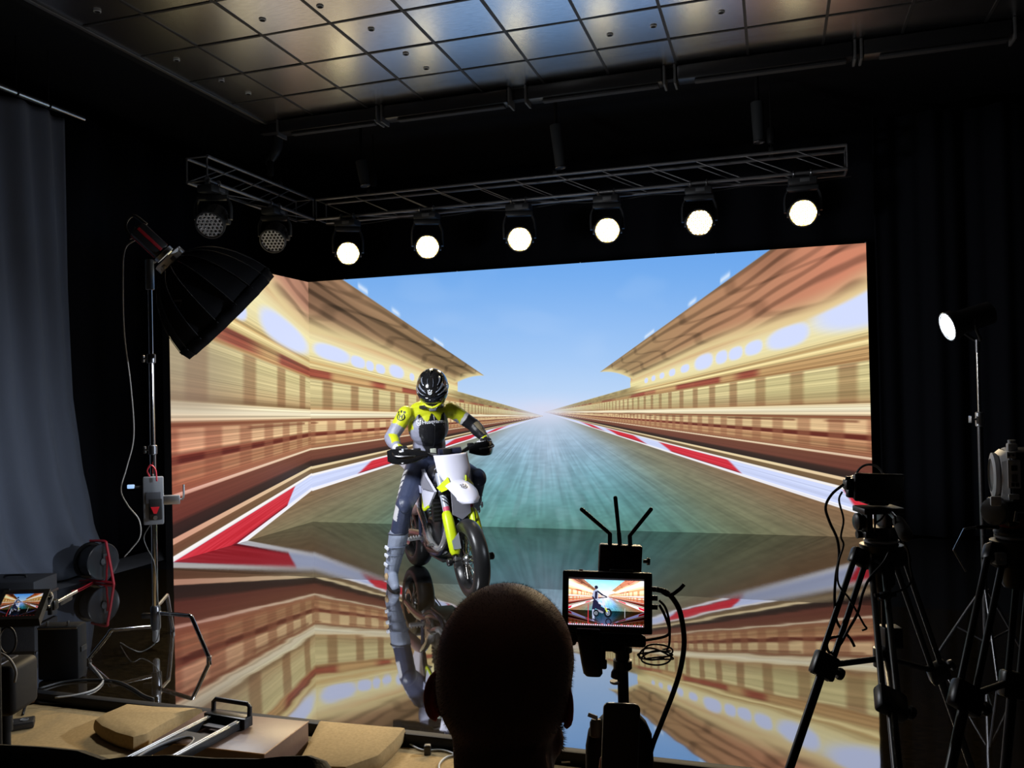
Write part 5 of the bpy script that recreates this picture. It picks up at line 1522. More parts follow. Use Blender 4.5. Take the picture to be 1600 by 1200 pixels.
s = MB(); s.loft([rrect(pcn-qz*.008, PWd-.003, PH-.003, .010, qx, qy), rrect(pcn-qz*.0065, PWd, PH, .011, qx, qy), rrect(pcn-qz*.0015, PWd, PH, .011, qx, qy), rrect(pcn, PWd-.003, PH-.003, .010, qx, qy)]); s.build('phone_frame', mat('phone_rim', (.30, .30, .29, 1), .3, .9), t)
s = MB(); s.loft([rrect(pcn+qz*.0002, PWd-.005, PH-.005, .009, qx, qy), rrect(pcn+qz*.0008, PWd-.005, PH-.005, .009, qx, qy)]); s.build('screen', mat('phone_glass', (.09, .09, .085, 1), .22), t)
s = MB(); s.box(pcn+qy*(PH/2-.006)+qz*.0012, (.008, .0016, .0004), (qx, qy, qz)); s.build('earpiece', M['grey'], t)

# ------------------------------------------------------------------ person in the foreground, seen from behind
hX = Vector((RT.x, RT.y, 0)).normalized(); hY = Vector((FW.x, FW.y, 0)).normalized(); hZ = Vector((0, 0, 1))
HT = atD(785, 919, 1.0)                     # top of the head
man = thing('person', 'person with shaved head seated in the foreground, seen from behind', 'person', Vector((HT.x, HT.y, FLZ))-hY*.05)
def Hh(x, y, z): return HT+hX*x+hY*y+hZ*z      # z measured down from the crown (negative)
AXH = (hX, hY, hZ)
ya = R(-14)                                  # head turned a little to the right
gX = hX*math.cos(ya)+hY*math.sin(ya); gY = -hX*math.sin(ya)+hY*math.cos(ya)
AXG = (gX, gY, hZ); HB0 = Hh(.0, .02, 0)
def Gh(x, y, z): return HB0+gX*x+gY*y+hZ*z
s = MB()
s.ell(Gh(.002, 0, -.092), (.0835, .099, .092), AXG, 32, 20)
s.ell(Gh(.002, -.012, -.115), (.0825, .088, .088), AXG, 28, 18)
s.ell(Gh(0, .035, -.14), (.066, .070, .085), AXG, 24, 16)
s.ell(Gh(0, .055, -.195), (.052, .050, .045), AXG, 20, 12)
s.capsule(Gh(-.045, .01, -.19), Gh(-.02, .085, -.225), .026, .024); s.capsule(Gh(.045, .01, -.19), Gh(.02, .085, -.225), .026, .024)
s.capsule(Gh(0, .098, -.115), Gh(0, .122, -.155), .009, .014); s.ell(Gh(0, .112, -.158), (.017, .013, .010), AXG)
for sg in (-1, 1):
    s.ell(Gh(sg*.030, .095, -.103), (.022, .010, .008), AXG); s.ell(Gh(sg*.040, .080, -.145), (.022, .018, .018), AXG)
s.ell(Gh(0, .100, -.190), (.024, .010, .006), AXG); s.ell(Gh(0, .098, -.201), (.021, .010, .007), AXG)
s.capsule(Gh(0, -.02, -.15), Hh(0, -.01, -.30), .060, .062)
s.capsule(Hh(0, -.025, -.20), Hh(0, -.045, -.33), .052, .075)
# shoulders, trunk, arms
s.ell(Hh(0, -.03, -.355), (.17, .085, .060), AXH, 24, 14)
s.ell(Hh(0, -.01, -.47), (.185, .115, .15), AXH, 24, 16); s.ell(Hh(0, 0, -.68), (.165, .115, .18), AXH, 24, 16); s.ell(Hh(0, -.01, -.86), (.175, .13, .13), AXH, 24, 16)
RW = pcn-qy*(PH/2+.01)
rsh, lsh = Hh(.19, -.02, -.385), Hh(-.19, -.02, -.385)
rel = Hh(.23, .16, -.60); rwr = RW+Vector((0, 0, -.075))-qz*-.055
lel = Hh(-.23, .10, -.66); lwr = Hh(-.10, .34, -.70)
for a, b, c in ((rsh, rel, rwr), (lsh, lel, lwr)):
    s.ell(a, (.065, .065, .065), AXH); s.capsule(a, b, .056, .044); s.capsule(b, c, .044, .028)
for sg in (-1, 1):
    hp_ = Hh(sg*.09, .02, -.90); kn_ = Hh(sg*.13, .42, -.88); an_ = Hh(sg*.13, .40, -1.27)
    s.capsule(hp_, kn_, .085, .062); s.capsule(kn_, an_, .060, .042); s.capsule(an_-hZ*.03, an_-hZ*.045+hY*.16, .040, .034)
SKD = mat('skin_shade', S(176, 120, 96), .5, var=(20, .85), bump=(120, .1))
SHIRT = mat('black_shirt', (.014, .014, .015, 1), .8, bump=(60, .3)); JEAN = mat('dark_jeans', (.02, .022, .03, 1), .8, bump=(90, .3)); SHOE = mat('shoe_black', (.012, .012, .012, 1), .5)
def mm(p):
    z = (p-HT).z
    if z > -.325 and abs((p-Hh(0, 0, 0)).dot(hX)) < .12: return 0
    if (p-rwr).length < .15 or (p-lwr).length < .14: return 0
    if z < -1.24: return 3
    return 2 if z < -.83 else 1
mb_ = blob('body', s, [SKD, SHIRT, JEAN, SHOE], man, .0062, 5, mm)
for sg in (-1, 1):
    s = MB()
    # ear: an outer rim, a bowl and a lobe
    e0 = Gh(sg*.080-(.010 if sg > 0 else 0), .006, -.141); out = (gX*sg*.62-gY*.78).normalized(); al = out.cross(hZ).normalized()
    rim = []
    k_ = .84 if sg < 0 else .74
    for a, rr in ((-75, .020), (-40, .024), (0, .0255), (40, .029), (80, .033), (115, .033), (150, .028), (185, .022)):
        rim.append(e0+out*(.006+.020*math.cos(R(a))*k_)+hZ*(.033*math.sin(R(a))*k_)+gY*-.006)
    s2 = [(-.030, .012), (-.022, .020), (-.008, .024), (.008, .027), (.022, .026), (.034, .019)]
    rings = []
    for (zz, ww) in s2:
        c = e0+hZ*(zz*k_); ring = []
        for k in range(12):
            a = 2*math.pi*k/12; ring.append(c+out*(ww*.5*k_+ww*.55*k_*math.cos(a))+out.cross(hZ)*(.0065*math.sin(a)))
        rings.append(ring)
    s.loft(rings); s.tube(rim, [.004, .005, .0055, .006, .006, .0055, .005, .004], 8, smooth=3)
    e = blob('ear', s, mat('ear_skin', S(190, 110, 90), .5, trans=0), man, .0022, 3)
    b = e.data.materials[0].node_tree.nodes['Principled BSDF']; b.inputs['Subsurface Weight'].default_value = .6; b.inputs['Subsurface Radius'].default_value = (.02, .006, .003); b.inputs['Subsurface Scale'].default_value = .6
for sg in (-1, 1):
    s = MB(); s.ell(Gh(sg*.031, .098, -.115), (.0125, .0115, .0115), AXG, 14, 10); eb = s.build('eye', MARK_W, man)
    s = MB(); s.ell(Gh(sg*.031, .106, -.115), (.0055, .0045, .0055), AXG, 10, 8); s.build('iris', M['black'], eb)
    s = MB(); s.tube([Gh(sg*.014, .104, -.096), Gh(sg*.032, .106, -.090), Gh(sg*.050, .093, -.096)], .0032, 6, smooth=3); s.build('eyebrow', M['black'], man)
# stubble: very short hairs on the scalp and beard
bm_v = [(WM['body'] if False else WM[mb_.name]) @ v.co for v in mb_.data.vertices]; bm_n = [v.normal.copy() for v in mb_.data.vertices]
rs = random.Random(11); sc_ = MB(); bd = MB()
for p in mb_.data.polygons:
    c = WM[mb_.name] @ p.center; l = c-HB0; z = l.z
    if z < -.30: continue
    lx, ly = l.dot(gX), l.dot(gY)
    beard = z < -.165 and ly > .012 and not (abs(lx) < .024 and -.207 < z < -.185) and z > -.265
    scalp = z > -.205 and (ly < .055+(-.02-z)*-.2 if z > -.075 else ly < .02) and not beard
    if not (beard or scalp): continue
    if scalp and z < -.165 and abs(lx) > .05: continue
    tgt = bd if beard else sc_; n = p.normal
    vs_ = [WM[mb_.name] @ mb_.data.vertices[i].co for i in p.vertices]
    for q in range(5 if beard else 3):
        a, b = rs.random(), rs.random()
        pt = vs_[0].lerp(vs_[1], a).lerp(vs_[-1].lerp(vs_[-2], a), b)
        d = (n+Vector((rs.uniform(-.5, .5), rs.uniform(-.5, .5), rs.uniform(-.8, .1)))).normalized()
        tn = d.cross(Vector((rs.uniform(-1, 1), rs.uniform(-1, 1), rs.uniform(-1, 1)))).normalized()
        L_ = rs.uniform(.0025, .0045) if not beard else rs.uniform(.004, .008); w_ = .00022 if not beard else .0003
        tgt.add([pt-tn*w_-n*.0005, pt+tn*w_-n*.0005, pt+d*L_], [(0, 1, 2)])
HAIR = mat('short_hair', (.028, .018, .012, 1), .55)
sc_.build('hair', HAIR, man, smooth=False, fix=False); bd.build('beard', HAIR, man, smooth=False, fix=False)
# right hand holding the lower end of the phone
s = MB(); palm = RW-hZ*.028
def Q(x, y, z): return RW+qx*x+qy*y+qz*z
s.ell(Q(.0, -.045, -.022), (.040, .046, .017), (qx, qy, qz), 16, 12); s.capsule(rwr, Q(0, -.06, -.018), .028, .030)
for (x0, ln) in ((-.028, .9), (-.010, 1.0), (.010, 1.0), (.028, .85)):
    pts = [Q(x0, -.02, -.026), Q(x0*1.05, .014*ln, -.022), Q(x0*1.1-.0, .036*ln, -.018), Q(x0*1.1, .056*ln, -.0155)]
    for a, b, r0, r1 in zip(pts[:-1], pts[1:], (.0095, .0088, .0080), (.0088, .0080, .0070)): s.capsule(a, b, r0, r1, 10)
thp = [Q(-.040, -.050, -.012), Q(-.047, -.020, .006), Q(-.040, .002, .015), Q(-.024, .012, .0165)]
for a, b, r0, r1 in zip(thp[:-1], thp[1:], (.0135, .0115, .0105), (.0115, .0105, .0090)): s.capsule(a, b, r0, r1, 10)
hand = blob('hand', s, mat('hand_skin', S(214, 140, 112), .5, var=(30, .9)), man, .003, 3)
s = MB(); s.ell(Q(-.021, .014, .0250), (.0065, .0055, .0018), (qx, qy, qz), 10, 6); s.build('thumb_nail', mat('nail', S(228, 176, 160), .35), hand)
# left hand resting on the lap
s = MB(); s.ell(lwr+hY*.05, (.036, .048, .018), AXH, 16, 10); s.capsule(lwr, lwr+hY*.03, .028, .028)
for k in range(4):
    a = lwr+hY*.085+hX*(-.026+.0175*k); s.capsule(a-hY*.01, a+hY*.03-hZ*.006, .009, .0085); s.capsule(a+hY*.03-hZ*.006, a+hY*(.055-.004*abs(k-1))-hZ*.022, .0085, .007)
a = lwr+hY*.03+hX*.036; s.capsule(a, a+hX*.022+hY*.028-hZ*.005, .012, .010); s.capsule(a+hX*.022+hY*.028-hZ*.005, a+hX*.026+hY*.055-hZ*.012, .010, .008)
blob('hand', s, _mats['hand_skin'], man, .003, 3)
# stool under the person
sc0 = Hh(0, -.02, 0); zs = HT.z-.985
t = thing('stool', 'low black stool under the seated person', 'stool', Vector((sc0.x, sc0.y, FLZ)))
s = MB(); s.lathe([(.001, -.04), (.17, -.04), (.18, -.025), (.18, -.01), (.165, 0), (.001, 0)], (sc0.x, sc0.y, zs-.005), (0, 0, 1), 28, caps=False); s.build('seat', M['black'], t)
for k in range(4):
    a = .785+1.571*k; d = Vector((math.cos(a), math.sin(a), 0)); MB().cyl(Vector((sc0.x, sc0.y, zs-.04))+d*.13, Vector((sc0.x, sc0.y, FLZ+.013))+d*.19, .012, 10).build('leg', M['black'], t)

# ------------------------------------------------------------------ tripods and cameras at right
def tripod(label, D, top_px, legs, name='tripod', spread=True, bowl=True, group=None):
    """legs: list of (upper px, joint px, joint D, foot direction length)"""
    T = atD(*top_px, D)
    t = thing(name, label, 'tripod', Vector((T.x, T.y, FLZ)), group)
    LEGM = mat('tripod_black', (.016, .016, .017, 1), .32, .3)
    s = MB(); s.lathe([(.030, -.13), (.036, -.12), (.036, -.05), (.050, -.045), (.058, -.025), (.062, -.004), (.050, 0)], T, (0, 0, 1), 28); s.build('bowl', LEGM, t)
    s = MB(); s.lathe([(.045, 0), (.050, .004), (.050, .010), (.04, .012)], T, (0, 0, 1), 28); plab(s.build('bowl_ring', M['lgrey'], t), 'pale metal ring of the bowl')
    joints = []
    for (upx, jpx, jd, tw) in legs:
        a = atD(*upx, D+(jd-D)*.08); j = atD(*jpx, jd)
        d = (j-a).normalized(); fz = (FLZ+.02-j.z)/d.z
        foot = j+d*fz
        side = d.cross((T-a) if (T-a).length > .01 else RT).normalized()
        side = d.cross(FW).normalized()
        l = MB()
        for sg in (-1, 1): l.cyl(a+side*(sg*tw), j+side*(sg*tw), .0085, 12)
        leg = l.build('leg', LEGM, t)
        s = MB(); s.box(a, (.065, .035, .05), (side, d.cross(side), d), bev=.008); s.build('leg_joint', LEGM, leg)
        s = MB(); s.box(j, (2*tw+.034, .036, .07), (side, d.cross(side), d), bev=.008); s.build('lock_block', LEGM, leg)
        s = MB(); s.cyl(j+side*(tw+.017), j+side*(tw+.028), .008, 10); s.lathe([(.016, 0), (.018, .006), (.016, .014), (.001, .016)], j+side*(tw+.026)+d*.0, side, 14); s.build('lock_knob', M['plastic'], leg)
        s = MB(); s.tube([j, foot-d*.04], [.0125, .0115], 14); s.build('lower_tube', LEGM, leg)
        s = MB(); k = j+d*(fz*.78)
        if k.z > FLZ+.25: s.box(k, (.036, .036, .055), (side, d.cross(side), d), bev=.008); s.cyl(k-side*.03, k+side*.018, .009, 10); s.build('lower_lock', LEGM, leg)
        s = MB(); s.lathe([(.014, -.045), (.020, -.03), (.022, -.004), (.012, 0)], Vector((foot.x, foot.y, FLZ+.002)), -d, 14) if False else s.ell(Vector((foot.x, foot.y, FLZ+.018)), (.022, .022, .018)); s.build('rubber_foot', M['rubber'], leg)
        joints.append(j)
    return t, T, joints
PB = mat('camera_black', (.014, .014, .015, 1), .4, bump=(120, .08))

# --- first tripod with its camera
D1 = 2.5
t1, T1, J1 = tripod('black video tripod in front of the right end of the LED screen', D1, (1377, 848), [((1345, 872), (1288, 1040), D1-.12, .018), ((1371, 880), (1392, 1098), D1-.42, .022), ((1404, 872), (1466, 1050), D1+.22, .016)])
sp = (J1[0]+J1[1]+J1[2])/3; sp = Vector((T1.x, T1.y, J1[0].z-.02))
for j in J1: MB().cyl(j, sp, .009, 10).build('spreader_arm', _mats['tripod_black'], t1)
s = MB(); s.lathe([(.02, -.03), (.032, -.025), (.032, .03), (.02, .035)], sp, (0, 0, 1), 16); s.build('spreader_hub', _mats['tripod_black'], t1)
s = MB(); s.box(sp+Vector((0, 0, .065))+RT*.02, (.055, .05, .062), (RT, Vector((0, 0, 1)).cross(RT), Vector((0, 0, 1))), bev=.004); s.build('weight_box', PB, t1)
s = MB(); s.tube([T1-Vector((0, 0, .12)), sp+Vector((0, 0, .035))], .006, 8); s.build('centre_rod', _mats['tripod_black'], t1)
s = MB(); s.lathe([(.020, -.17), (.024, -.165), (.024, -.125), (.018, -.12)], T1, (0, 0, 1), 18); s.build('bowl_handle', M['plastic'], t1)
cX = Vector((RT.x, RT.y, 0)).normalized(); cY = Vector((FW.x, FW.y, 0)).normalized(); cZ = Vector((0, 0, 1)); AXC = (cX, cY, cZ)
Z1 = T1.z
t = thing('fluid_head', 'black tripod head with pan handle under the camera at the LED edge', 'tripod head', T1+Vector((0, 0, .012)))
def V1(px, py, dd=0.0): return atD(px, py, D1+dd)
s = MB(); s.lathe([(.046, .012), (.048, .03), (.042, .04), (.040, .05)], T1, cZ, 24); s.build('pan_base', PB, t)
s = MB()
for px in (1352, 1382): s.box((V1(px, 797)+V1(px, 832))/2, (.020, .07, .085), AXC, bev=.005)
s.box((V1(1352, 833)+V1(1384, 833))/2, (.09, .075, .020), AXC, bev=.004); s.build('tilt_frame', PB, t)
s = MB(); s.box(V1(1372, 796), (.12, .09, .018), AXC, bev=.004); s.build('top_plate', PB, t)
s = MB(); k = V1(1346, 815); s.lathe([(.02, 0), (.026, .006), (.026, .016), (.02, .02)], k, -cX, 18); s.build('drag_knob', M['plastic'], t)
s = MB(); k = V1(1349, 835); s.lathe([(.010, 0), (.012, .02)], k, -cX, 12); s.build('lock_knob', M['plastic'], t)
a, b, c = V1(1390, 800, -.04), V1(1404, 815, -.14), V1(1415, 836, -.20)
s = MB(); s.cyl(a, b, .0075, 12); s.build('pan_handle', M['alu'], t)
s = MB(); s.capsule(b, c, .0165, .019, 14); s.build('handle_grip', mat('foam_grey', (.05, .05, .05, 1), .8), t)
t = thing('camera', 'black camera with a wide hooded screen on the tripod at the LED edge', 'video camera', V1(1372, 794))
tl, tr, bl_ = V1(1335, 739, -.05), V1(1413, 741, -.05), V1(1336, 783, -.05)
ux, uy, uz = quad_axes(tl, tr, bl_); w1, h1 = (tr-tl).length, (tl-bl_).length
cc = (tl+tr)/2-uy*h1/2
s = MB(); s.box(cc, (w1, h1, .018), (ux, uy, uz), bev=.008, seg=3); s.build('rear_screen', PB, t)
s = MB(); s.box(cc-uz*.07+ux*.012-uy*.012, (w1*.62, h1*.95, .10), (ux, uy, uz), bev=.01); s.box(cc-uz*.06-uy*(h1*.5)+ux*.012, (w1*.42, .03, .08), (ux, uy, uz), bev=.006); s.build('camera_body', PB, t)
s = MB(); lc_ = cc-uz*.12+ux*.012-uy*.02
s.lathe([(.026, -.02), (.031, -.01), (.033, .04), (.036, .05), (.036, .08), (.032, .08), (.032, .05)], lc_, -uz, 28); s.build('lens', M['plastic'], t)
s = MB(); s.torus(cc-uz*.02-ux*.02+uy*(h1*.30), uz, .041, .0035, 30, 8); plab(s.build('hood_ring', M['lgrey'], t), 'pale ring edge above the screen')
s = MB(); k = V1(1327, 757, -.03)
s.box(k, (.030, .03, .032), (ux, uy, uz), bev=.005); s.box(k-uy*.026+ux*.006, (.026, .026, .022), (ux, uy, uz), bev=.005); s.cyl(k+ux*.01, k+ux*.035, .008, 10); s.cyl(k+uy*.014-ux*.004, k+uy*.024-ux*.004, .008, 12)
s.build('connector_block', M['plastic'], t)
s = MB(); s.box(k+uy*.017+ux*.012, (.020, .004, .02), (ux, uy, uz), bev=.001); s.box(k+ux*.008-uy*.018+uz*.016, (.008, .008, .002), (ux, uy, uz)); s.build('connector_screws', M['alu'], t)
pxcable([(1318, 757), (1300, 772), (1290, 792), (1296, 815), (1308, 842), (1311, 870), (1306, 900), (1304, 940), (1308, 972), (1322, 990), (1330, 1000), (1335, 1010)], D1-.06, .0042, 'camera_cable', 'black cable looping left from the camera at the LED edge')
pxcable([(1316, 768), (1311, 782), (1318, 812), (1314, 838), (1318, 852), (1310, 880), (1310, 912), (1326, 934), (1340, 958), (1350, 976), (1354, 982), (1347, 985)], D1-.08, .003, 'thin_cable', 'thin black cable hanging behind the thicker camera cable loop')
pxcable([(1390, 862), (1380, 880), (1358, 905), (1347, 930), (1340, 958), (1325, 985), (1312, 1008), (1298, 1020), (1292, 1010), (1296, 998), (1312, 994)], D1-.10, .0042, 'camera_cable', 'black cable crossing the tripod legs and looped round the left leg')
pxcable([(1398, 806), (1402, 830), (1418, 858), (1422, 885), (1425, 905), (1416, 918), (1400, 925), (1376, 932)], D1-.16, .0032, 'thin_cable', 'thin black cable curving down right of the first tripod head')
pxcable([(1385, 800), (1376, 812), (1368, 818), (1367, 831)], D1-.05, .003, 'thin_cable', 'short thin cable inside the frame under the camera at the LED edge')
s = MB(); k = V1(1383, 930, -.16); s.box(k, (.035, .02, .020), (cX*.95+cZ*.2, cY, cZ*.95-cX*.2), bev=.005); s.cyl(k-cX*.03, k+cX*.03, .006, 10)
tag(s.build('cable_clip', M['plastic']), 'black cable clip on the middle leg of the first tripod', 'clip')

# --- second tripod with the big camera at the frame edge
D2 = 2.25
t2, T2, J2 = tripod('black video tripod at the far right under the large cinema camera', D2, (1586, 842), [((1556, 868), (1509, 1090), D2-.20, .022), ((1600, 885), (1583, 1070), D2-.05, .016), ((1625, 870), (1690, 1060), D2+.15, .016)])
sp = Vector((T2.x, T2.y, J2[1].z))
for j in J2: MB().cyl(j, sp, .009, 10).build('spreader_arm', _mats['tripod_black'], t2)
s = MB(); k = atD(1560, 872, D2-.03); s.box(k, (.030, .03, .032), AXC, bev=.004); s.lathe([(.005, 0), (.005, .006)], k-cY*.016, -cY, 12); plab(s.build('joint_plate', M['lgrey'], t2), 'pale metal joint plate of the left leg')
t = thing('fluid_head', 'black tripod head with a red ring under the large cinema camera', 'tripod head', T2+Vector((0, 0, .012)))
def V2(px, py, dd=0.0): return atD(px, py, D2+dd)
s = MB(); s.lathe([(.05, .012), (.052, .02), (.046, .03), (.046, .045)], T2, cZ, 24); s.build('pan_base', PB, t)
s = MB(); s.lathe([(.044, .034), (.0485, .036), (.0485, .062), (.044, .064)], T2, cZ, 24); s.build('red_ring', mat('dark_red', S(120, 24, 26), .4), t)
s = MB(); s.box(V2(1586, 800), (.09, .09, .07), AXC, bev=.012); s.build('tilt_body', PB, t)
s = MB(); k = V2(1553, 799, -.02); s.lathe([(.028, 0), (.036, .005), (.036, .022), (.03, .026), (.001, .027)], k+cX*.012, -cX*.9-cY*.4, 22); s.build('drag_knob', M['grey'], t)
s = MB(); s.box(V2(1592, 784), (.12, .10, .016), AXC, bev=.004); s.build('top_plate', PB, t)
s = MB(); s.tube([V2(1560, 824, -.02), V2(1544, 823, -.02), V2(1525, 824, -.02)], .0055, 8); s.build('pan_handle', M['plastic'], t)
a, b, c = V2(1507, 826, -.02), V2(1490, 860, -.03), V2(1509, 893, -.04)
s = MB(); s.tube([V2(1525, 824, -.02), a], .0035, 8); s.tube([a, b], .0028, 8); s.tube([b, c], .0024, 8); plab(s.build('bent_rod', M['steel'], t), 'thin bent steel rod sticking out left')
s = MB(); s.tube([V2(1602, 800, -.06), V2(1588, 800, -.06), V2(1586, 814, -.06), V2(1592, 815, -.06)], .004, 8); s.build('lever', M['steel'], t)
t = thing('camera', 'large silver-sided cinema camera cut by the right frame edge', 'video camera', V2(1592, 775))
GM = mat('camera_silver', (.74, .75, .78, 1), .45, .1)
bx_ = V2(1596, 743, .02)
kx = (cX*.93-cY*.36).normalized(); ky = cZ.cross(kx).normalized()   # camera body turned a little: kx right, ky away
AXK = (kx, ky, cZ)
s = MB(); s.box(bx_+kx*.01, (.098, .17, .145), AXK, bev=.012); s.build('camera_body', PB, t)
fc = bx_-kx*.041
s = MB()
# chamfered side panel facing the stage, with ports
s.loft([[fc+ky*(a*.078)+cZ*b for a, b in ((-1, -.05), (-1, .05), (-.7, .068), (.9, .068), (1, .05), (1, -.05), (.8, -.068), (-.7, -.068))],
        [fc-kx*.016+ky*(a*.066)+cZ*b for a, b in ((-1, -.042), (-1, .042), (-.7, .056), (.9, .056), (1, .042), (1, -.042), (.8, -.056), (-.7, -.056))]])
s.build('side_panel', GM, t)
fc2 = bx_-ky*.086
s = MB(); s.box(fc2-kx*.032+cZ*.012, (.030, .006, .075), AXK, bev=.002); s.build('port_panel', mat('panel_pale', (.85, .86, .9, 1), .45), t)
for i, (dx, dz, sx_2, sz_2) in enumerate(((-.032, .028, .014, .014), (-.032, .002, .014, .020), (-.036, -.016, .008, .010), (-.026, -.016, .008, .010))):
    s = MB(); s.box(fc2-ky*.004+kx*dx+cZ*dz, (sx_2, .004, sz_2), AXK, bev=.001); s.build('port', M['grey'] if i == 1 else M['black'], t)
s = MB(); s.box(fc2-kx*.038+cZ*.062, (.022, .01, .018), AXK, bev=.003); s.box(fc2-kx*.034-cZ*.048, (.026, .01, .014), AXK, bev=.003); s.build('corner_plate', GM, t)
for dx in (-.044, -.034):
    s = MB(); s.cyl(fc2+kx*dx+cZ*.062-ky*.004, fc2+kx*dx+cZ*.062-ky*.007, .003, 10); s.build('screw', M['black'], t)
s = MB(); lz = bx_-kx*.062; s.lathe([(.058, 0), (.062, .004), (.062, .012), (.046, .016), (.044, .004)], lz+kx*.004, -kx, 36, caps=False); s.build('lens_mount', GM, t)
s = MB(); s.lathe([(.042, 0), (.046, .012), (.048, .03), (.001, .031)], lz+ky*.0, -kx, 30) if False else s.lathe([(.044, .0), (.044, .008), (.001, .009)], lz, -kx, 30)
s.build('mount_cap', PB, t)
s = MB(); k = V2(1581, 699, .0); s.box(k-cZ*.0, (.024, .03, .022), AXK, bev=.004); s.cyl(k+cZ*.010, k+cZ*.020, .010, 14); s.box(k+kx*.01-cZ*.014, (.05, .06, .008), AXK, bev=.002); s.build('top_mount', GM, t)
s = MB(); s.box(V2(1556, 783, -.05), (.026, .012, .026), AXK, bev=.004); s.build('base_bracket', mat('panel_pale', (.85, .86, .9, 1), .45), t)

# ------------------------------------------------------------------ carpets, box and slider at the front left
CARP = mat('tan_felt_carpet', S(164, 140, 100), .95, spec=.05, var=(75, .70), bump=(700, .35))
s = MB(); s.box((-3.2, 2.42, FLZ+.006), (5.4, 2.08, .012), bev=.003)
tag(s.build('carpet', CARP), 'flat tan felt carpet lying in front of the stage edge', 'carpet')
def slab(px, z0, z1, rnd):
    """thick soft slab whose top outline is given in world points"""
    P = [fl(x, y, z1) for x, y in px]; c = sum(P, Vector())/len(P)
    Q = []
    n = len(P)
    for i in range(n):
        for k in range(4): Q.append(P[i].lerp(P[(i+1) % n], k/4))
    rings = []
    for (zz, ins) in ((z0, .012), (z0+.02, 0), (z1-rnd, 0), (z1-rnd*.3, rnd*.25), (z1, rnd)):
        rings.append([Vector((p.x, p.y, zz))+((c-p).normalized()*ins).xyz*Vector((1, 1, 0)) if False else Vector((p.x+(c-p).normalized().x*ins, p.y+(c-p).normalized().y*ins, zz)) for p in Q])
    return rings
s = MB(); s.loft(slab([(146, 1121), (164, 1110), (196, 1097), (250, 1100), (318, 1104.5), (284, 1113), (255, 1128), (228, 1144), (208, 1149), (180, 1142), (156, 1131)], FLZ+.013, .03, .035))
tag(s.build('folded_carpet', CARP), 'folded tan carpet piece left of the brown box, lit on top', 'carpet')
s = MB(); s.loft(slab([(498, 1123.5), (560, 1127.5), (634, 1134), (618, 1154), (592, 1178), (540, 1196), (474, 1194), (468, 1180)], FLZ+.013, .03, .03))
tag(s.build('folded_carpet', CARP), 'folded tan carpet piece right of the brown box', 'carpet')
ZB = .10
c_br, c_fr, c_fl = fl(475, 1126, ZB), fl(413, 1178, ZB), fl(238, 1158, ZB)
c_bl = c_br+(c_fl-c_fr)
ex = (c_fr-c_fl).normalized(); ey = Vector((-ex.y, ex.x, 0)); wB = (c_fr-c_fl).length; dB = abs((c_br-c_fr).dot(ey))
cen = (c_fr+c_fl)/2+ey*dB/2
BROWN = mat('brown_ply', S(104, 80, 66), .42, var=(7, .75), bump=(30, .1))
t = thing('apple_box', 'brown wooden box with worn edges under the black slider', 'wooden box', Vector((cen.x, cen.y, FLZ)))
s = MB(); s.box(Vector((cen.x, cen.y, (ZB+FLZ+.014)/2)), (wB, dB, ZB-FLZ-.014), (ex, ey, Vector((0, 0, 1))), bev=.004); s.build('box_body', BROWN, t)
s = MB()
for a, b in ((c_fl, c_fr), (c_fr, c_fr+ey*dB)): s.cyl(a-Vector((0, 0, .002)), b-Vector((0, 0, .002)), .0028, 6)
plab(s.build('worn_edge', mat('bare_ply', S(176, 140, 104), .7, var=(60, .5)), t), 'pale worn front edges')
# slider
ZS = ZB+.004
t = thing('camera_slider', 'black camera slider with two silver rails lying on the brown box', 'camera slider', fl(310, 1140, ZS))
SA0, SA1 = fl(331, 1117, ZB+.04), fl(218, 1174, ZB+.04)
SB0, SB1 = fl(370, 1128, ZB+.04), fl(264, 1182, ZB+.04)
dS = (SA1-SA0).normalized(); nS = Vector((-dS.y, dS.x, 0)); uS = Vector((0, 0, 1))
if (SB0-SA0).dot(nS) < 0: nS = -nS
wS = (SB0-SA0).dot(nS)
def SL(a, b, c=0.0): return SA0+dS*a+nS*b+uS*c
LS = .62
for b in (0, wS):
    r = MB(); r.box(SL(LS/2, b, -.017), (LS, .030, .034), (dS, nS, uS), bev=.003); ro = r.build('rail', M['plastic'], t)
    r = MB(); r.box(SL(LS/2, b-.006, .001), (LS-.01, .010, .003), (dS, nS, uS), bev=.001); r.box(SL(LS/2, b+.008, .001), (LS-.01, .005, .003), (dS, nS, uS), bev=.001); r.build('rail_strip', M['alu'], ro)
s = MB()
# loop handle at the far end
hp4 = [SL(-.03, -.02, -.02), SL(-.035, -.02, .058), SL(-.035, wS+.02, .058), SL(-.03, wS+.02, -.02)]
s.tube([hp4[0], hp4[1]-uS*.012, hp4[1]+nS*.012, hp4[2]-nS*.012, hp4[2]-uS*.012, hp4[3]], .0105, 10)
s.box(SL(-.012, wS/2, -.012), (.055, wS+.065, .045), (dS, nS, uS), bev=.004); s.build('end_handle', M['plastic'], t)
for q in (.06, LS*.8):
    s = MB(); s.box(SL(q, wS/2, -.02), (.03, wS, .008), (dS, nS, uS)); s.build('cross_bar', M['dsteel'], t)
s = MB(); pts = []
for k in range(40):
    a = 2*math.pi*k/40; pts.append(SL(.36+.15*math.cos(a), wS/2+wS*.40*math.sin(a), -.006))
pts.append(pts[0]); s.tube(pts, .005, 8, caps=False); s.build('belt_loop', M['grey'], t)
s = MB(); inn = []; out_ = []
for k in range(40):
    a = 2*math.pi*k/40; ca, sa = math.cos(a), math.sin(a); q = 1/max(abs(ca), abs(sa))
    inn.append((.36+.145*ca, wS/2+wS*.38*sa)); out_.append((.36+.19*ca*q, wS/2+wS*.47*sa*q))
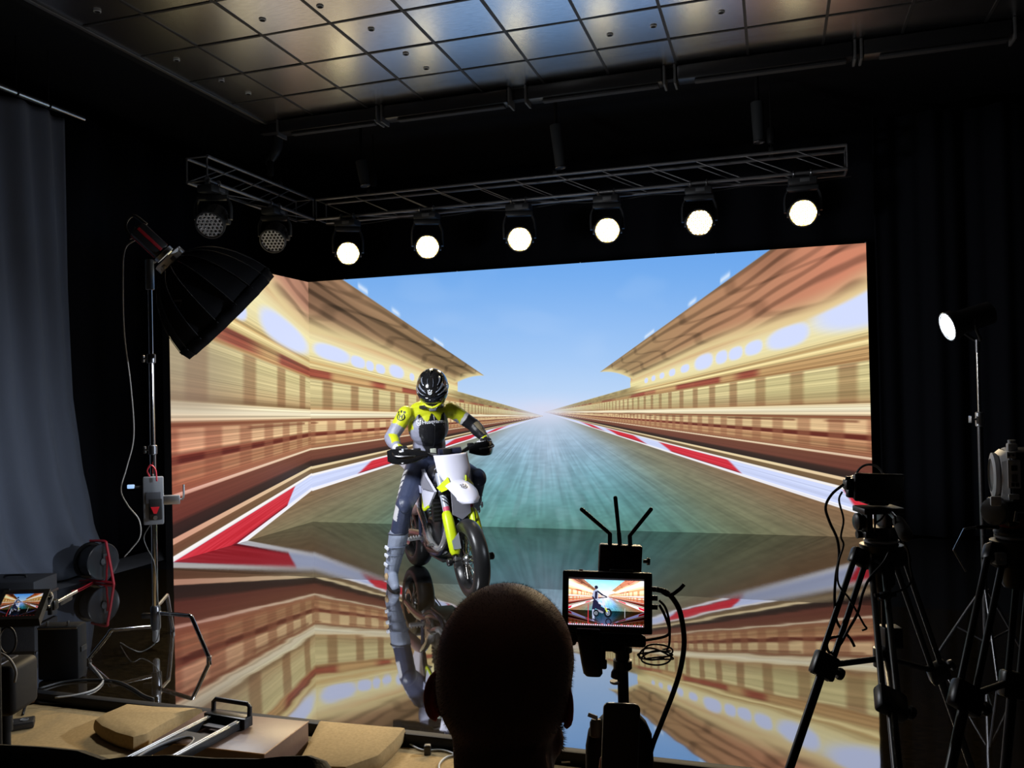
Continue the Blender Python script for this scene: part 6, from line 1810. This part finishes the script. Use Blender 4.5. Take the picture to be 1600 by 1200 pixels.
s.loft([[SL(a, b, -.004) for a, b in out_], [SL(a, b, -.004) for a, b in inn], [SL(a, b, -.012) for a, b in inn], [SL(a, b, -.012) for a, b in out_], [SL(a, b, -.004) for a, b in out_]], caps=False)
s.build('carriage_plate', M['plastic'], t, smooth=False)
# cables beside the right carpet
WCAB = mat('white_cable', (.5, .5, .48, 1), .45)
zc_ = FLZ+.018
def fcable(pts, r, name, label, m=None, z=None): return cable([fl(x, y, zc_ if z is None else z) for x, y in pts], r, name, label, m)
fcable([(634, 1152), (650, 1162), (676, 1168), (700, 1164), (722, 1168), (760, 1172)], .005, 'floor_cable', 'upper black cable on the carpet left of the seated person')
fcable([(636, 1160), (660, 1172), (690, 1172), (712, 1180), (730, 1200)], .0045, 'floor_cable', 'pale cable on the carpet left of the seated person', WCAB)
fcable([(690, 1214), (686, 1196), (696, 1184), (712, 1180), (740, 1178)], .0045, 'floor_cable', 'looped white cable bending down at the bottom edge left of the neck', WCAB)
s = MB(); k = fl(668, 1172, FLZ+.03); s.box(k, (.03, .03, .05), AXC, bev=.006); tag(s.build('cable_clip', M['plastic']), 'black cable clip on the carpet cables by the folded carpet', 'clip')
t = thing('mounting_plate', 'small silver mounting plate on the floor right of the seated person', 'camera plate', fl(900, 1187, FLZ+.014))
p = fl(900, 1187, FLZ+.02); s = MB(); s.box(p, (.13, .05, .012), AXC, bev=.003); s.build('plate', M['alu'], t)
for dx in (-.03, .03):
    s = MB(); s.lathe([(.007, 0), (.007, .004)], p+cX*dx+cZ*.006, cZ, 12); s.build('screw', M['black'], t)
# seat backs along the bottom edge
SBD = 1.62
t = thing('seat_backs', 'black padded seat backs along the bottom left edge', 'seats', Vector((atD(240, 1190, SBD).x, atD(240, 1190, SBD).y, FLZ)))
rings = []
for px, py in ((-60, 1166), (-20, 1163), (60, 1167), (120, 1173), (160, 1187), (200, 1182), (260, 1180), (330, 1185), (400, 1186), (440, 1182), (480, 1181), (505, 1190), (522, 1215)):
    p = atD(px, py, SBD); q = []
    for (dy, dz) in ((-.03, -.30), (-.035, -.06), (-.022, -.015), (0, 0), (.03, -.012), (.05, -.05), (.055, -.30)): q.append(p+cY*dy+cZ*dz)
    rings.append(q)
s = MB(); s.loft(rings); s.build('padding', mat('black_seat_cloth', (.012, .012, .013, 1), .8, bump=(70, .4)), t)
for px in (60, 420):
    p = atD(px, 1186, SBD); MB().cyl(Vector((p.x, p.y, p.z-.2)), Vector((p.x, p.y, FLZ+.013)), .016, 10).build('leg', M['black'], t)

# ------------------------------------------------------------------ equipment at the left edge
K0 = fl(48, 978); 
t = thing('flight_case', 'grey flight case standing at left behind the small monitor', 'flight case', Vector((K0.x, K0.y, 0)))
D0 = (K0-EYE).dot(FW)
tl, tr, fr_ = atD(-6, 915, D0), atD(53, 909, D0), atD(87, 897, D0+.5)
zt_ = tr.z; wq = .46
cx_ = (tr-tl); cx_.z = 0; gx = cx_.normalized(); gy = Vector((-gx.y, gx.x, 0))
cc_ = Vector((tr.x, tr.y, 0))-gx*.21+gy*.15
s = MB(); s.box(Vector((cc_.x, cc_.y, zt_/2+.002)), (.42, .30, zt_-.004), (gx, gy, cZ), bev=.012); s.build('case_body', mat('case_grey', (.032, .034, .040, 1), .6, bump=(140, .15)), t)
s = MB()
for q in (-1, 1): s.box(Vector((cc_.x, cc_.y, zt_*.62))+gx*(.211*q), (.012, .30, .02), (gx, gy, cZ), bev=.003)
s.box(Vector((cc_.x, cc_.y, zt_*.62))-gy*.151, (.42, .012, .02), (gx, gy, cZ), bev=.003); s.build('edge_profile', M['dsteel'], t)
s = MB(); s.box(Vector((cc_.x, cc_.y, zt_*.75))-gy*.155+gx*.0, (.09, .012, .07), (gx, gy, cZ), bev=.004); s.build('latch', M['dsteel'], t)
s = MB(); p = Vector((cc_.x, cc_.y, zt_)); s.tube([p-gx*.09, p-gx*.07+cZ*.018, p+gx*.05+cZ*.018, p+gx*.07], .008, 8, smooth=4); s.build('top_handle', M['plastic'], t)
# black hard case
c0 = fl(90, 1064); Dk = (c0-EYE).dot(FW)
tl, tr = atD(57, 979, Dk), atD(122, 983, Dk); hk = tl.z; gx = (tr-tl); gx.z = 0; wk = gx.length; gx.normalize(); gy = Vector((-gx.y, gx.x, 0))
cen = Vector(((tl.x+tr.x)/2, (tl.y+tr.y)/2, 0))+gy*.05
t = thing('hard_case', 'upright black hard case on the stage at left by the stand leg', 'case', cen)
s = MB(); s.box(cen+cZ*(hk/2+.002), (wk, .10, hk-.004), (gx, gy, cZ), bev=.014); s.build('shell', mat('case_black', (.006, .006, .0065, 1), .7, spec=.2), t)
s = MB(); s.box(cen+cZ*(hk-.012)-gy*.051, (wk*.96, .006, .012), (gx, gy, cZ), bev=.002); s.build('lid_rim', M['dsteel'], t)
for q in (-.28, .22):
    s = MB(); s.box(cen+cZ*(hk+.01)+gx*(wk*q)-gy*.03, (.008, .02, .025), (gx, gy, cZ), bev=.002); s.build('latch', M['dsteel'], t)
s = MB(); s.box(cen+gx*(wk/2+.004)+cZ*(hk*.55), (.008, .06, .03), (gx, gy, cZ), bev=.003); s.build('side_handle', M['rubber'], t)
# tilted small monitor on an arm
LD = 2.75
TL, TR, BL = atD(10, 928, LD+.05), atD(69, 926, LD+.05), atD(-8, 965, LD-.10)
ux = (TR-TL); vy = (BL-TL); nn = vy.cross(ux).normalized()
wv, hv = ux.length, vy.length; ux = ux/wv; vy = vy/hv
t = thing('small_monitor', 'small tilted monitor at the left edge showing the blue track', 'monitor', TL+ux*wv/2+vy*hv)
def LP(a, b, c=0.0): return TL+ux*(wv*a)+vy*(hv*b)+nn*c
s = MB()
def pslab(a0, b0, a1, b1, c0_, c1_): 
    q = [LP(a0, b0, c0_), LP(a1, b0, c0_), LP(a1, b1, c0_), LP(a0, b1, c0_)]; return q, nn*(c1_-c0_)
s.prism(*pslab(-.10, -.12, 1.14, 1.14, -.022, -.001)); s.build('body', M['plastic'], t, smooth=False)
s = MB()
for q in ((-.10, -.12, 1.14, 0), (-.10, 1, 1.14, 1.14), (-.10, 0, 0, 1), (1, 0, 1.14, 1)): s.prism(*pslab(*q, -.001, .004))
s.build('bezel', M['rubber'], t, smooth=False)
q = MB(); q.add([LP(0, 1, .0006), LP(1, 1, .0006), LP(1, 0, .0006), LP(0, 0, .0006)], [(0, 1, 2, 3)])
o = q.build('screen', screen_mat('live_screen_left', MON_IMG2, .62, .3), t, smooth=False, fix=False); uv_quad(o)
s = MB(); s.tube([LP(1.14, -.08, -.01), LP(1.20, .10, -.012), LP(1.10, .3, -.03)], .006, 8, smooth=3); s.build('hood_edge', M['alu'], t)
a, b = LP(1.12, .35, -.025), atD(119, 924, LD+.3)
s = MB(); s.cyl(a, b, .0065, 10); s.build('arm', M['steel'], t)
s = MB(); s.box(a.lerp(b, .15), (.035, .03, .035), AXC, bev=.006); s.cyl(a.lerp(b, .1)-cZ*.03, a.lerp(b, .1)+cZ*.03, .008, 10); s.build('arm_clamp', M['plastic'], t)
s = MB(); s.box(a.lerp(b, .65)-cZ*.012, (.10, .02, .018), ((b-a).normalized(), cY, cZ), bev=.004); s.build('arm_sleeve', M['plastic'], t)
pz_ = LP(-.02, .98, -.03)
s = MB(); s.tube([pz_, Vector((pz_.x, pz_.y, pz_.z-.15)), Vector((pz_.x, pz_.y, FLZ+.013))], .013, 10); s.build('pole', M['black'], t)
for k in range(3):
    an = .9+2.094*k; d = Vector((math.cos(an), math.sin(an), 0)); MB().tube([Vector((pz_.x, pz_.y, .30)), Vector((pz_.x, pz_.y, FLZ+.024))+d*.26], .009, 8).build('leg', M['black'], t)
# dark camera body at the left edge with its cable loop
g = atD(8, 1070, 2.9)
t = thing('camera', 'dark rounded camera body at the left edge under the small monitor', 'video camera', Vector((g.x, g.y, g.z-.10)))
s = MB(); s.box(g, (.150, .16, .170), AXC, bev=.022, seg=4); s.build('camera_body', mat('camera_grey', (.007, .007, .008, 1), .6, spec=.3), t)
s = MB(); s.lathe([(.045, 0), (.05, .01), (.05, .07), (.045, .075)], g-cX*.03+cY*.08, cY, 24); s.build('lens', M['plastic'], t)
s = MB(); s.box(g+cX*.0+cZ*.083, (.04, .10, .014), AXC, bev=.004); s.build('top_plate', M['dsteel'], t)
s = MB(); s.tube([g-cZ*.076, Vector((g.x, g.y, g.z-.16))], .022, 12); s.tube([Vector((g.x, g.y, g.z-.15)), Vector((g.x, g.y, FLZ+.012))], .016, 10)
s.build('support_pole', M['black'], t)
for k in range(3):
    an = .2+2.094*k; d = Vector((math.cos(an), math.sin(an), 0)); MB().tube([Vector((g.x, g.y, g.z-.22)), Vector((g.x, g.y, FLZ+.024))+d*.30], .010, 8).build('leg', M['black'], t)
loop = [atD(12+13*math.cos(2*math.pi*k/20), 1001+21*math.sin(2*math.pi*k/20), 2.86) for k in range(21)]
cable(loop, .0036, 'cable_loop', 'round black cable loop below the small monitor at the left edge', M['cable'])
pxcable([(-12, 1018), (6, 1023), (18, 1034), (25, 1050), (23, 1066)], 2.80, .0042, 'camera_cable', 'pale cable curving over the dark camera at the left edge', PALE)
p = fl(14, 1134, FLZ+.03)
t = thing('power_strip', 'flat black power strip on the tan carpet at the left edge', 'power strip', Vector((p.x, p.y, FLZ+.012)))
s = MB(); s.box(p, (.22, .09, .035), ((cX*.9+cY*.43).normalized(), (cY*.9-cX*.43).normalized(), cZ), bev=.008); s.build('strip_body', M['plastic'], t)
for k in range(3):
    s = MB(); s.lathe([(.019, 0), (.019, .003), (.016, .003), (.015, .0005), (.001, .0005)], p+(cX*.9+cY*.43).normalized()*(-.065+.065*k)+cZ*.0175, cZ, 18); s.build('socket', M['grey'], t)
fcable([(36, 1116), (42, 1100), (56, 1096), (70, 1099), (110, 1098), (150, 1094)], .006, 'floor_cable', 'black cable tied in a knot on the tan carpet at the far left', None, FLZ+.02)
s = MB(); k = fl(44, 1094, FLZ+.03); s.torus(k, (cX+cZ*.4), .016, .008, 16, 8); s.torus(k+cX*.014, (cX*.5+cZ), .016, .008, 16, 8); tag(s.build('cable_tie', mat('tan_cord', S(150, 112, 90), .7)), 'tan cord knot tied round the cable at the far left', 'cord')
fcable([(140, 1036), (158, 1058), (160, 1066), (146, 1078), (118, 1086), (86, 1090)], .005, 'floor_cable', 'pale bright cable bending on the stage floor beside the hard case', PALE, .006)
fcable([(60, 1076), (100, 1065), (140, 1062), (180, 1064), (205, 1074), (224, 1086), (240, 1092)], .006, 'floor_cable', 'thick black cable curving along the stage edge at left', None, .0075)
fcable([(112, 924), (125, 920), (140, 912), (150, 906)], .006, 'reel_cable', 'pink cable running from the reel to the left', M['redcable'], .0075)

# pale maker's chevron on the softbox fabric
can = bpy.data.objects['canopy']
decal('logo_mark', [[(-.030, .022), (.022, .022), (.016, .010), (-.022, .010)], [(.022, .022), (.016, .010), (-.006, -.040), (.002, -.044)]], atD(278, 474, 4.85), RT, UP, can, mat('logo_grey', (.06, .06, .065, 1), .6), can, .004)
